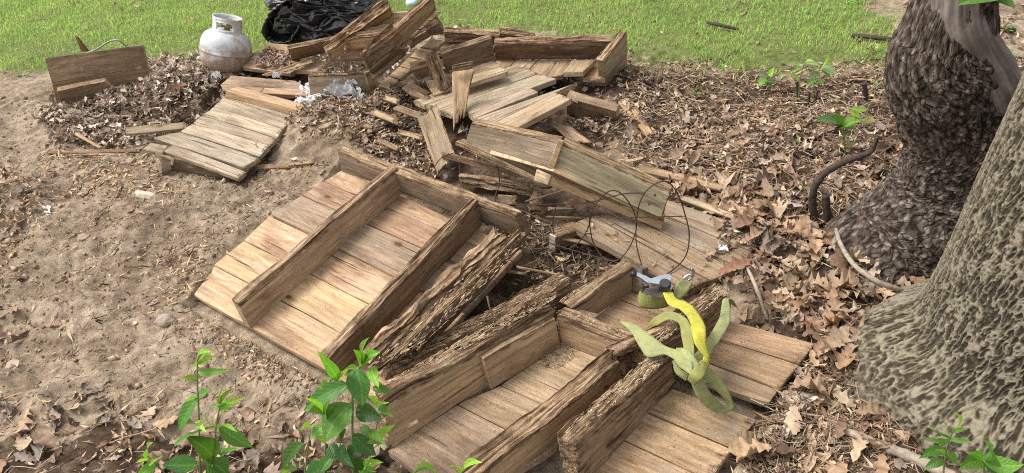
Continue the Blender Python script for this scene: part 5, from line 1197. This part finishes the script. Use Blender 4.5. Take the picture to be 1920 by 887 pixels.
ribbon([((1374, 572, .15), (1384, 580, .14)), ((1364, 560, .20), (1374, 564, .195)), ((1356, 562, .225), (1366, 563, .225)), ((1353, 580, .22), (1368, 579, .22)), ((1350, 597, .2), (1367, 603, .2)), ((1338, 619, .18), (1355, 628, .175)), ((1324, 640, .16), (1338, 652, .15)), ((1306, 664, .16), (1322, 682, .14)), ((1294, 680, .19), (1306, 692, .17))], (.3, .305, .12))
ribbon([((1162, 603, .235), (1166, 602, .235)), ((1184, 622, .232), (1196, 612, .24)), ((1200, 648, .23), (1219, 630, .245)), ((1217, 668, .235), (1238, 645, .25)), ((1246, 664, .25), (1252, 652, .26)), ((1266, 674, .26), (1270, 657, .27))], PAL_Y)
ribbon([((1264, 656, .265), (1295, 662, .275)), ((1265, 672, .275), (1296, 680, .285)), ((1276, 690, .265), (1297, 698, .275))], PAL_Y)
ribbon([((1261, 676, .24), (1271, 678, .25)), ((1268, 700, .22), (1277, 694, .235)), ((1287, 713, .21), (1292, 700, .24))], (.27, .27, .1))
ribbon([((1294, 696, .255), (1312, 692, .255)), ((1299, 722, .225), (1319, 714, .225)), ((1312, 748, .18), (1330, 736, .185)), ((1332, 767, .125), (1345, 752, .135)), ((1353, 774, .095), (1356, 761, .11)), ((1370, 770, .085), (1364, 758, .1)), ((1374, 757, .1), (1360, 750, .11)), ((1365, 734, .145), (1350, 738, .14)), ((1351, 712, .185), (1335, 724, .175)), ((1333, 694, .225), (1318, 708, .215)), ((1316, 690, .25), (1311, 704, .24))], PAL_Y)
ribbon([((1268, 654, .27), (1264, 676, .25)), ((1284, 656, .285), (1281, 690, .27)), ((1300, 670, .29), (1294, 700, .275)), ((1312, 690, .28), (1300, 712, .265))], PAL_Y)
ribbon([((1316, 676, .27), (1328, 684, .26)), ((1306, 686, .285), (1322, 700, .275)), ((1296, 700, .28), (1312, 712, .27)), ((1290, 712, .25), (1302, 722, .24))], OLI)
ribbon([((1320, 668, .255), (1331, 674, .24)), ((1316, 684, .265), (1326, 692, .25)), ((1308, 694, .27), (1318, 704, .26))], YEL)
ribbon([((1253, 556, .15), (1254, 573, .12)), ((1229, 558, .15), (1231, 578, .115)), ((1206, 552, .16), (1201, 574, .125)), ((1200, 546, .165), (1197, 556, .14))], OLI)
ribbon([((1263, 553, .16), (1270, 562, .15)), ((1270, 533, .15), (1286, 550, .13)), ((1279, 525, .14), (1298, 530, .12))], PAL_Y)
def boxbar(a, b, w_, h_, up=(0, 0, 1)):
    a, b = np.array(a), np.array(b); t = unit(b - a); s_ = unit(np.cross(t, up)) * w_ / 2; u = np.cross(unit(s_), t) * h_ / 2
    V = np.array([a - s_ - u, a + s_ - u, a + s_ + u, a - s_ + u, b - s_ - u, b + s_ - u, b + s_ + u, b - s_ + u])
    return V, np.array([(0, 3, 2, 1), (4, 5, 6, 7), (0, 1, 5, 4), (1, 2, 6, 5), (2, 3, 7, 6), (3, 0, 4, 7)]), None
def plate(pl, th):
    pl = np.array(pl); n = len(pl); nn = unit(np.cross(pl[1] - pl[0], pl[2] - pl[0])); V = np.concatenate([pl + nn * th / 2, pl - nn * th / 2]); c = len(V); V = np.concatenate([V, [pl.mean(0) + nn * th / 2, pl.mean(0) - nn * th / 2]])
    T, Q = [], []
    for i in range(n): j = (i + 1) % n; T += [(c, i, j), (c + 1, n + j, n + i)]; Q.append((i, n + i, n + j, j))
    return V, Q, T
hz = .2
fr1 = [at(x, y, .185) for x, y in ((1206, 548), (1210, 542), (1222, 540), (1240, 534), (1256, 531), (1262, 537), (1258, 544), (1240, 548), (1222, 551), (1210, 553))]
fr2 = [p + [.002, .02, .022] for p in fr1]
V, Q, T = join([plate(fr1, .004), plate(fr2, .004)]); add('ratchet_frame', V, Q, T, STEEL, ST, False)
h1 = [at(x, y, .225) for x, y in ((1184, 513), (1190, 510), (1204, 516), (1220, 523), (1246, 527), (1258, 532), (1252, 538), (1232, 533), (1212, 530), (1200, 521))]
V, Q, T = join([plate(h1, .004), plate([p + [.004, .014, -.012] for p in h1], .004), boxbar(at(1206, 520, .222), at(1222, 530, .212), .02, .006)]); add('ratchet_handle', V, Q, T, STEEL, ST, False)
V, Q, T = tube([at(1246, 538, .19), at(1247, 533, .225), at(1247, 531, .232)], [.019, .019, .015], 20); add('spool', V, Q, T, BLACKP, ST, False)
V, Q, T = tube([at(1187, 516, .215), at(1189, 511, .235)], [.010, .009], 14); add('grip', V, Q, T, BLACKP, ST)
V, Q, T = join([tube(spline([at(1281, 523, .13), at(1290, 516, .14), at(1299, 514, .15), at(1300, 507, .17), at(1296, 503, .18)], 5), .005, 8), tube(spline([at(1290, 526, .12), at(1298, 519, .13), at(1300, 512, .15)], 5), .005, 8)]); add('hook', V, Q, T, STEEL, ST)

# ------------------------------------------------------------------ wire hoops
z7 = lambda x, y: (920 + x / 3.412, 360 + y / 3.412)
WC = thing('wire_cage', 'rusty wire hoops of a collapsed plant support over the flat boards', 'wire cage', cen3((1190, 470)))
def wire(pts, r=.0024, name='hoop', parent=WC, m=7):
    V, Q, T = tube(spline([at(*z7(x, y), z) for x, y, z in pts], m), r, 6); return add(name, V, Q, T, RUSTW, parent)
wire([(415, 95, .2), (397, 190, .14), (410, 290, .08), (455, 360, .05), (520, 355, .05), (590, 290, .08), (630, 210, .13), (640, 150, .17)])
wire([(640, 250, .16), (632, 180, .22), (665, 90, .29), (740, 5, .34), (810, -5, .34), (880, 60, .3), (925, 150, .24), (930, 240, .18), (890, 350, .12), (830, 425, .09), (780, 440, .08), (710, 410, .08), (655, 320, .12), (640, 250, .16)])
wire([(965, 465, .10), (935, 350, .16), (930, 240, .22), (945, 100, .3), (990, 0, .36), (1070, -60, .39), (1140, -60, .38), (1200, 20, .33), (1245, 150, .25), (1270, 270, .18), (1255, 390, .11), (1200, 470, .075), (1100, 545, .07)])
wire([(85, 80, .13), (300, 80, .14), (590, 72, .17), (720, 45, .22), (850, 12, .3), (985, 5, .35)], name='straight_wire')
wire([(235, 210, .08), (420, 185, .12), (640, 165, .2), (930, 162, .27), (1240, 155, .25)], .0019, 'straight_wire')
wire([(270, 285, .06), (450, 350, .06), (640, 405, .07), (850, 465, .09), (1045, 535, .1), (1100, 548, .08)], .002, 'straight_wire')
wire([(360, 385, .03), (375, 470, .03), (372, 540, .02), (300, 560, .02), (215, 565, .03)], .003, 'straight_wire')
wire([(150, 470, .05), (180, 540, .04), (215, 590, .02), (215, 640, .0)], .003, 'straight_wire')
def wire_px(pts, r, name, label, mat=RUSTW, cat='wire', m=8):
    V, Q, T = tube(spline([at(*p) for p in pts], m), r, 7); o = add(name, V, Q, T, mat); return tag(o, label, cat)
wire_px([(815, 312, .12), (828, 296, .15), (855, 286, .17), (885, 286, .17)], .002, 'bent_wire', 'thin curved wire by the foot of the propped pale board')
wire_px([(928, 298, .18), (935, 325, .14), (936, 345, .1), (928, 370, .08), (930, 384, .06)], .0025, 'bent_wire', 'dark bent wire hanging behind the rotten header')
wire_px([(862, 332, .04), (861, 300, .12), (859, 284, .16)], .002, 'bent_wire', 'pale upright stalk of wire in front of the propped pale board', TWIG)
wire_px([(930, 612, .2), (918, 575, .28), (914, 556, .31)], .003, 'twig', 'thin pale twig standing in the dark rotten beam', TWIG, 'twig')
wire_px([(150, 104, .05), (178, 94, .1), (205, 78, .13), (222, 76, .13), (236, 86, .08)], .006, 'conduit', 'grey plastic conduit curving up behind the standing panel', GREYT, 'pipe')

# ------------------------------------------------------------------ sticks and stubs
def branch(pts, r, name, label, mat=TWIG, cat='branch', jit=.08, m=8, k=10):
    P3 = spline([G(p[0], p[1], p[2]) if len(p) == 3 else np.array(p[:3]) for p in pts], m); rr_ = np.interp(np.linspace(0, 1, len(P3)), np.linspace(0, 1, len(r)), r)
    V, Q, T = tube(P3, rr_, k, True, jit); o = add(name, V, Q, T, mat); return tag(o, label, cat)
DBARK = simple('dark_twig_bark', (.06, .045, .036), .9, .15, 0, .45, 90, .004)
PBARK = simple('pale_stick_bark', (.3, .25, .19), .85, .2, 0, .4, 50, .003)
branch([(1565, 800, .025), (1610, 818, .035), (1660, 838, .035), (1720, 862, .03), (1780, 892, .02), (1830, 915, .01)], [.009, .013, .015, .017, .018], 'fallen_branch', 'smooth pale fallen branch at the foot of the ridged tree, bottom right', PBARK)
branch([(1462, 738, .02), (1500, 743, .025), (1540, 750, .02), (1580, 768, .0)], [.01, .017, .018, .013], 'root', 'weathered piece of root between the board ends and the ridged tree', PBARK, 'root', .12)
branch([(1566, 420, .04), (1575, 455, .1), (1600, 495, .14), (1640, 525, .13), (1675, 540, .1), (1705, 548, .06)], [.007, .008, .009, .009], 'runner', 'pale smooth woody runner arching along the foot of the dark tree', PBARK, 'runner', .04)
branch([(1414, 352, .02), (1450, 360, .03), (1490, 366, .03), (1518, 372, .02)], [.008, .009, .008], 'fallen_stick', 'straight grey stick on the leaves right of the green beam', PBARK)
branch([(1326, 42, .02), (1350, 47, .03), (1385, 55, .02)], [.008, .011, .007], 'fallen_stick', 'dark stick lying on the lawn', DBARK)
branch([(1598, 66, .02), (1640, 70, .03), (1690, 76, .02)], [.011, .013, .012], 'fallen_stick', 'thick dark stick at the edge of the lawn by the crooked tree', DBARK)
branch([(1242, 145, .02), (1225, 160, .04), (1205, 150, .09)], [.01, .009, .008], 'fallen_stick', 'short dark stick poking up right of the box-shaped section', DBARK)
branch([(1430, 312, .02), (1450, 330, .04), (1466, 352, .02)], [.006, .009, .008], 'fallen_stick', 'short dark twig piece standing in the leaf litter', DBARK)
branch([(1230, 115, .02), (1290, 120, .03), (1340, 108, .02)], [.004, .005, .003], 'fallen_stick', 'thin long twig along the lawn edge behind the pile', TWIG)
branch([(1400, 500, .07), (1418, 540, .09), (1440, 600, .03)], [.005, .007, .006], 'fallen_stick', 'pale crooked twig among the leaves beside the sawn boards', PBARK)
branch([(690, 843, .05), (740, 812, .1), (783, 790, .14)], [.006, .007, .006], 'cane', 'pale dry cane leaning against the front section beside the green plant', simple('dry_cane', (.5, .42, .24), .6, .3), 'cane', .02)
branch([(1300, 560, .12), (1250, 470, .0)][:0] + [(540, 740, .0), (560, 770, .01), (548, 742, .02)], [.003, .003], 'straw', 'straw-coloured splinter by the front edge of the upturned section', PBARK, 'straw')
ys = at(1535, 425, 0)[1]
def vert(pts, Y): return [aty(x, y, Y) for x, y in pts]
def stem3(P3, r, name, parent=None, mat=DBARK, k=9, jit=.06, m=8):
    P3 = spline(P3, m); rr_ = np.interp(np.linspace(0, 1, len(P3)), np.linspace(0, 1, len(r)), r); V, Q, T = tube(P3, rr_, k, True, jit); return add(name, V, Q, T, mat, parent)
o = stem3(vert([(1537, 434), (1530, 410), (1523, 385), (1528, 350), (1550, 322), (1585, 303), (1618, 292), (1636, 280), (1645, 258)], ys), [.015, .0145, .014, .0135, .0125, .0115, .009, .005], 'curved_sapling', m=6, k=12, jit=.11); tag(o, 'dark bare sapling stem curving over to the right beside the crooked tree', 'sapling')
for x, y0, y1, wd, lb, dx in ((1550, 432, 366, 14, 'black cut stub beside the curved sapling stem', -2), (1624, 192, 156, 9, 'dark cut stub near the lawn left of the crooked tree', -4), (1496, 188, 153, 6, 'slim cut stub left of the leafy seedlings near the lawn', -2), (1513, 202, 172, 4, 'thin short stub right of the slim one near the lawn', 5), (1521, 204, 170, 4, 'thin leaning stub beneath the leafy seedling', 12)):
    Yg = at(x, y0, 0)[1]; a_, b_ = aty(x, y0 + 4, Yg), aty(x + dx, y1, Yg); zc = (a_ - CAM) @ FW
    o = stem3([a_, (a_ + b_) / 2 + [.003, 0, 0], b_], [wd * zc / F / 2 * 1.1, wd * zc / F / 2, wd * zc / F / 2 * .95], 'cut_stub'); tag(o, lb, 'stub')

# ------------------------------------------------------------------ stones
def stone(px, py, wpx, label, col=(.3, .24, .175), hgt=.6, name='stone'):
    p = G(px, py); wd = wpx * ((p - CAM) @ FW) / F / 2; V, Q = blob(np.zeros(3), (wd, wd * .8, wd * hgt), 20, 30, .06, px * .31, .5); o = add(name, V + p + [0, 0, wd * hgt * .25], Q, None, STONE); return tag(o, label, 'stone')
for x, y, wd, lb in ((310, 603, 34, 'rounded tan stone on the soil left of the upturned section'), (158, 447, 22, 'small rounded stone in the middle of the bare soil'), (264, 428, 26, 'low flat stone beside a dried root in the soil'), (245, 305, 20, 'round grey stone just below the split laths'), (292, 312, 12, 'little stone under the corner of the grey deck'), (90, 470, 18, 'flat brown stone at the left of the bare soil'), (470, 672, 20, 'stone half sunk below the front edge of the upturned section'), (300, 585, 16, 'small stone just above the rounded tan one'), (335, 568, 14, 'small stone near the left corner of the upturned section'), (365, 745, 44, 'lumpy clay-coloured stone behind the small green plant'), (1690, 552, 40, 'flat grey stone between the two trees'), (540, 700, 22, 'grey-brown stone below the front corner boards'), (118, 570, 16, 'small pale stone on the lower left soil')):
    stone(x, y, wd, lb)

# ------------------------------------------------------------------ green plants
def leafmesh(B_, T_, wd, nrm, droop=.12, fold=.3, n=11, kk=7, shape=.8, serr=0.0, seed=0):
    B_, T_ = np.array(B_), np.array(T_); L = np.linalg.norm(T_ - B_); x = (T_ - B_) / L; y = unit(np.cross(nrm, x)); z = np.cross(x, y)
    s = np.linspace(0, 1, n); pr = np.sin(np.pi * s ** shape) ** .85 * (1 - .25 * s); pr /= pr.max(); r = np.random.default_rng(seed)
    if serr: pr = pr * (1 + serr * np.where(np.arange(n) % 2, 1, -1))
    V, lc = [], []
    cv = r.normal() * .06
    for i in range(n):
        for j in range(kk):
            t = j / (kk - 1) * 2 - 1; hw = wd / 2 * pr[i]
            V.append(B_ + x * (s[i] * L + .08 * abs(t) * hw) + y * (t * hw * (1 - .25 * fold) + cv * L * np.sin(s[i] * 3)) + z * (abs(t) * hw * fold - droop * L * (s[i] - .1) ** 2 + .006 * L * np.sin(s[i] * 9 + t * 2 + seed) * abs(t) + droop * .3 * L * s[i]))
            lc.append((s[i], t * .5 * pr[i], seed % 7))
    i, j = np.meshgrid(np.arange(n - 1), np.arange(kk - 1), indexing='ij'); Q = np.stack([i * kk + j, (i + 1) * kk + j, (i + 1) * kk + j + 1, i * kk + j + 1], -1).reshape(-1, 4)
    return np.array(V), Q, np.array(lc)
LS = [0]
def gleaf(parent, B_, T_, wd, nrm=None, col=(.07, .17, .03), **k):
    LS[0] += 1; r = np.random.default_rng(LS[0] + 50)
    if nrm is None: nrm = unit(np.array([r.normal() * .25, -.45 + r.normal() * .2, 1.0]))
    V, Q, lc = leafmesh(B_, T_, wd, nrm, seed=LS[0], droop=k.pop('droop', .12 + .1 * r.random()), fold=k.pop('fold', .15 + .35 * r.random()), **k)
    c = np.array(col) * (1 + .2 * r.normal()) * np.array([1 + .25 * r.random(), 1, 1])
    return add('leaf', V, Q, None, GREEN, parent, True, {'lc': lc}, np.clip(c, .01, .6))
G1, G2, G3 = (.075, .2, .04), (.13, .3, .05), (.22, .41, .07)
def plant(name, label, base_px, Y, stems, leaves, cat='plant', dyf=.05):
    b = aty(base_px[0], base_px[1], Y); t = thing(name, label, cat, (b[0], b[1], 0))
    for pts, r0, r1 in stems: stem3([aty(x, y, Y + dy) for x, y, dy in pts], [r0, r1], 'stem', t, STEM, 7, .03)
    r = np.random.default_rng(int(base_px[0]))
    for bx, by, tx, ty, w_, c in leaves:
        dy = r.normal() * dyf * .4; dt_ = -abs(r.normal()) * dyf - .01
        B_, T_ = aty(bx, by, Y + dy * .3), aty(tx, ty, Y + dt_)
        gleaf(t, B_, T_, w_ * ((B_ - CAM) @ FW) / F, None, c)
    return t
q5 = lambda l: [(200 + a / 2.743, 600 + b / 2.743, 200 + c / 2.743, 600 + d / 2.743, w_ / 2.743 * 1.05, col) for a, b, c, d, w_, col in l]
s5 = lambda l: [(200 + a / 2.743, 600 + b / 2.743, dy) for a, b, dy in l]
Y1 = at(400, 900, 0)[1]
plant('green_weed', 'smaller bright green weed with paired oval leaves, at the lower left', (388, 905), Y1, [(s5([(490, 900, 0), (478, 700, 0), (475, 500, .01), (465, 300, .01), (470, 180, .02)]), .0035, .002), (s5([(540, 900, 0), (552, 720, -.01), (562, 560, -.01), (585, 430, -.02)]), .0035, .002), (s5([(380, 900, 0), (290, 780, -.01), (210, 700, -.02)]), .003, .0015)],
  q5([(468, 215, 480, 145, 30, G3), (472, 215, 540, 188, 55, G3), (462, 235, 420, 240, 50, G3), (470, 270, 625, 250, 45, G2), (460, 300, 388, 300, 35, G3), (466, 190, 520, 160, 35, G3), (465, 400, 350, 575, 85, G1), (475, 385, 530, 340, 40, G2), (470, 400, 405, 380, 30, G3), (580, 440, 578, 345, 30, G3), (585, 440, 625, 355, 40, G3), (585, 440, 705, 400, 40, G3), (578, 450, 522, 435, 65, G2), (580, 455, 640, 445, 55, G3), (560, 550, 345, 625, 95, G1), (575, 545, 755, 655, 85, G1), (560, 560, 500, 490, 35, G3), (580, 560, 660, 510, 40, G2), (556, 720, 440, 610, 125, G1), (556, 720, 480, 690, 35, G3), (580, 690, 668, 660, 35, G2), (545, 720, 500, 690, 30, G3), (470, 745, 282, 740, 100, G1), (520, 730, 620, 800, 130, G1), (220, 715, 190, 625, 50, G2), (215, 720, 150, 715, 35, G3), (250, 735, 150, 800, 60, G2), (230, 730, 260, 690, 35, G3), (470, 800, 400, 900, 90, G2), (440, 520, 410, 530, 60, G2), (470, 520, 500, 560, 35, G3), (540, 760, 545, 700, 40, G3)]))
Y2 = at(660, 905, 0)[1]
plant('green_weed', 'taller dense green weed with broad dark leaves, in front of the sections', (660, 905), Y2, [(s5([(1280, 950, 0), (1265, 700, 0), (1265, 460, 0), (1270, 330, 0), (1310, 220, .01)]), .0045, .002), (s5([(1130, 950, 0), (1125, 700, .02), (1130, 480, .02), (1150, 300, .03)]), .0035, .002), (s5([(1000, 950, 0), (1030, 700, .03), (1050, 560, .03)]), .003, .0015), (s5([(1300, 900, 0), (1370, 640, .02), (1400, 480, .02)]), .003, .0015), (s5([(1265, 345, 0), (1200, 310, 0)]), .002, .002)],
  q5([(1320, 225, 1308, 95, 60, G2), (1330, 200, 1392, 165, 75, G2), (1312, 235, 1280, 165, 60, G2), (1315, 235, 1345, 165, 55, G3), (1290, 240, 1228, 245, 45, G3), (1280, 245, 1305, 445, 135, G1), (1360, 240, 1385, 330, 60, G2), (1255, 330, 1000, 475, 95, G1), (1262, 430, 1112, 630, 165, G1), (1280, 455, 1410, 510, 100, (.04, .11, .025)), (1195, 305, 1108, 175, 62, G2), (1190, 310, 1195, 240, 50, G3), (1180, 310, 1120, 290, 40, G3), (1130, 330, 1085, 330, 55, G1), (1015, 630, 890, 775, 95, G1), (1265, 585, 1385, 700, 95, (.04, .11, .025)), (1365, 350, 1468, 372, 52, G2), (1370, 300, 1400, 285, 30, G3), (1372, 320, 1412, 325, 25, G3), (1350, 560, 1435, 620, 50, G2), (1400, 595, 1470, 545, 45, G3), (1385, 430, 1440, 410, 35, G3), (1390, 460, 1470, 495, 40, G3), (1390, 440, 1350, 395, 45, G3), (1400, 440, 1445, 470, 50, G2), (1130, 520, 1060, 400, 50, G3), (1120, 540, 1055, 610, 60, G2), (1130, 480, 1045, 470, 70, G2), (1140, 500, 1105, 420, 50, G2), (1050, 540, 990, 530, 50, G3), (1130, 620, 1075, 600, 45, G3), (1150, 640, 1200, 720, 80, (.035, .095, .02)), (1210, 640, 1260, 740, 70, (.03, .085, .02)), (1160, 700, 1095, 780, 80, G1), (1240, 700, 1330, 770, 70, (.04, .1, .022)), (1120, 740, 1020, 800, 110, G1), (1290, 750, 1390, 800, 80, G2), (1330, 770, 1345, 700, 40, G3), (1350, 740, 1400, 730, 40, G3), (980, 760, 890, 790, 50, G3), (1000, 740, 985, 700, 40, G3), (1200, 780, 1260, 880, 110, G1), (1230, 560, 1170, 640, 70, (.04, .1, .022)), (1310, 540, 1370, 600, 50, G2), (1330, 610, 1400, 640, 40, G3), (1090, 780, 1010, 900, 120, G1), (1150, 780, 1170, 900, 110, (.04, .11, .025)), (1300, 640, 1240, 720, 90, (.035, .095, .02))]))
Y3 = at(850, 930, .1)[1] - .02
plant('green_weed', 'tip of a small weed with two leaves at the bottom edge, over the front boards', (866, 930), Y3, [([(866, 960, 0), (868, 905, 0), (866, 884, 0)], .002, .0015)], [(866, 884, 843, 866, 22, G2), (868, 884, 896, 868, 18, G3), (864, 890, 845, 888, 16, G2), (820, 900, 790, 884, 20, G2)])
Y4 = at(1800, 905, 0)[1] - .1
plant('seedling', 'green seedling with broad serrated leaflets at the bottom right corner', (1842, 900), Y4, [([(1850, 930, 0), (1845, 880, 0), (1842, 862, 0)], .003, .002)], [(1842, 862, 1866, 816, 38, G1), (1842, 862, 1922, 870, 34, G2), (1842, 862, 1890, 895, 34, G1), (1842, 864, 1806, 878, 34, G2), (1842, 864, 1826, 852, 20, G2)])
plant('seedling', 'feathery seedling with narrow leaflets growing at the foot of the ridged tree', (1770, 880), Y4 + .05, [([(1768, 900, 0), (1774, 845, 0), (1790, 800, 0)], .0025, .0015)], [(1782, 822, 1745, 795, 10, G2), (1784, 816, 1770, 786, 10, G2), (1788, 808, 1794, 780, 9, G3), (1786, 812, 1812, 805, 10, G2), (1780, 826, 1740, 818, 11, G2), (1782, 824, 1822, 828, 11, G2), (1774, 845, 1730, 858, 20, G1), (1774, 850, 1800, 868, 20, G2), (1770, 862, 1735, 880, 20, G1), (1772, 858, 1765, 840, 14, G3)])
ys2 = at(1585, 292, 0)[1]
plant('seedling', 'maple-like seedling with spread leaves above the curved sapling stem', (1585, 294), ys2, [([(1586, 296, 0), (1583, 265, 0), (1580, 236, 0)], .004, .003), ([(1588, 292, 0), (1605, 250, 0), (1620, 215, .01), (1636, 188, .02)], .003, .0015)], [(1580, 236, 1534, 222, 26, G1), (1580, 236, 1562, 214, 18, G2), (1580, 236, 1612, 226, 24, G2), (1580, 236, 1566, 234, 18, G1), (1580, 237, 1606, 238, 20, (.14, .2, .05)), (1614, 222, 1592, 208, 14, G3), (1616, 226, 1640, 228, 22, (.16, .18, .05)), (1626, 206, 1594, 202, 12, G3), (1632, 192, 1644, 192, 10, (.25, .15, .08)), (1582, 262, 1571, 258, 14, (.2, .2, .07)), (1583, 268, 1576, 262, 12, (.2, .18, .07))], dyf=.02)
ys3 = at(1500, 190, 0)[1]
plant('seedling', 'leafy seedlings near the lawn edge left of the crooked tree', (1505, 186), ys3, [([(1498, 190, 0), (1500, 150, 0), (1508, 118, 0)], .004, .002), ([(1522, 192, 0), (1528, 150, 0), (1540, 126, 0)], .004, .002)], [(1508, 118, 1488, 104, 14, G2), (1508, 118, 1524, 112, 14, G3), (1510, 120, 1540, 122, 16, (.22, .33, .16)), (1504, 126, 1492, 132, 12, G2), (1540, 126, 1556, 104, 14, G3), (1540, 128, 1572, 136, 22, (.22, .33, .17)), (1536, 136, 1516, 146, 16, (.2, .3, .14)), (1540, 132, 1560, 146, 14, G2), (1528, 150, 1512, 160, 12, G2), (1530, 150, 1546, 158, 12, G2), (1500, 148, 1484, 140, 12, G2)], dyf=.02)
plant('seedling', 'low broad-leaved seedling left of the leafy seedlings by the lawn', (1440, 170), at(1440, 170, 0)[1], [([(1438, 172, 0), (1438, 150, 0), (1440, 142, 0)], .003, .002)], [(1440, 142, 1450, 126, 12, G3), (1440, 144, 1420, 138, 16, (.2, .3, .15)), (1440, 146, 1454, 158, 14, (.2, .3, .15)), (1440, 150, 1424, 160, 14, G2), (1436, 156, 1452, 166, 12, G2), (1436, 168, 1414, 176, 14, (.2, .3, .15)), (1462, 148, 1472, 140, 14, (.22, .32, .18))], dyf=.02)
def weed(px, py, n, size, label, cols=(G2, G3)):
    b = G(px, py); V, Q, L, o_, C_ = [], [], [], 0, None; r = np.random.default_rng(int(px * 7 + py))
    for i in range(n):
        a_ = r.uniform(0, 6.28); rr_ = size * r.uniform(.5, 1); B_ = b + np.array([np.cos(a_), np.sin(a_), 0]) * rr_ * .25 * r.uniform(0, 2.5) + [0, 0, size * r.uniform(.1, .7)]; T_ = B_ + np.array([np.cos(a_) * rr_, np.sin(a_) * rr_, size * r.uniform(-.1, .5)])
        v, q, l = leafmesh(B_, T_, rr_ * r.uniform(.4, .6), unit(np.array([r.normal() * .2, -.3, 1])), n=6, kk=3, seed=i); V.append(v); Q.append(q + o_); L.append(l); o_ += len(v)
    o = add('weed', np.concatenate(V), np.concatenate(Q), None, GREEN, None, True, {'lc': np.concatenate(L)}, cols[int(r.integers(len(cols)))]); return tag(o, label, 'weed')
for x, y, n, s_, lb in ((1215, 132, 8, .035, 'small weed tuft right of the box-shaped section'), (1150, 260, 5, .02, 'tiny weed by the worn sloping board'), (1240, 190, 7, .025, 'small weed in the litter right of the pointed board'), (1305, 180, 8, .025, 'low weed patch between pile and seedlings'), (1295, 120, 10, .03, 'weed clump at the lawn edge behind the litter'), (1360, 128, 10, .03, 'weed clump at the lawn edge, further right'), (1600, 170, 9, .03, 'weed clump beside the dark cut stub'), (1485, 295, 6, .02, 'tiny weed left of the maple-like seedling'), (1645, 165, 8, .03, 'weed clump close to the left side of the crooked tree'), (1498, 270, 5, .018, 'pale tiny weed in the leaf litter'), (1690, 230, 6, .02, 'small weed touching the crooked tree'), (1510, 460, 7, .03, 'bluish small weed in the leaves before the dark tree'), (1515, 690, 8, .03, 'dark green sprig under the sawn board end'), (1578, 812, 5, .035, 'green blades beside the pale fallen branch'), (1625, 548, 5, .02, 'small green sprout between the two trees'), (1880, 60, 16, .05, 'weeds in the background right of the crooked tree'), (1890, 110, 14, .05, 'lower weeds in the background right of the crooked tree'), (1600, 8, 14, .05, 'leafy weeds at the top edge left of the crooked tree'), (45, 145, 9, .04, 'grassy weed tuft left of the standing panel'), (1170, 140, 6, .03, 'bluish weed behind the box end')):
    weed(x, y, n, s_, lb, (G2, G3, (.14, .24, .1)))
# leafy twig reaching in from above, top right
YT2 = 1.25
tw = thing('overhanging_twig', 'leafy twig hanging in from the ridged tree at the top right corner', 'twig', tuple(aty(1860, -30, YT2) * [1, 1, 0]))
stem3([aty(1960, -60, YT2 + .12), aty(1900, -36, YT2 + .05), aty(1862, -14, YT2), aty(1850, -8, YT2)], [.005, .002], 'stem', tw, STEM)
gleaf(tw, aty(1885, -12, YT2), aty(1800, 2, YT2 - .03), .05, (0, -.5, 1), (.1, .22, .05)); gleaf(tw, aty(1858, -6, YT2), aty(1906, 12, YT2 - .02), .035, (0, -.5, 1), (.11, .23, .05)); gleaf(tw, aty(1862, -14, YT2), aty(1840, -60, YT2), .045, (0, -.5, 1), (.09, .2, .04))
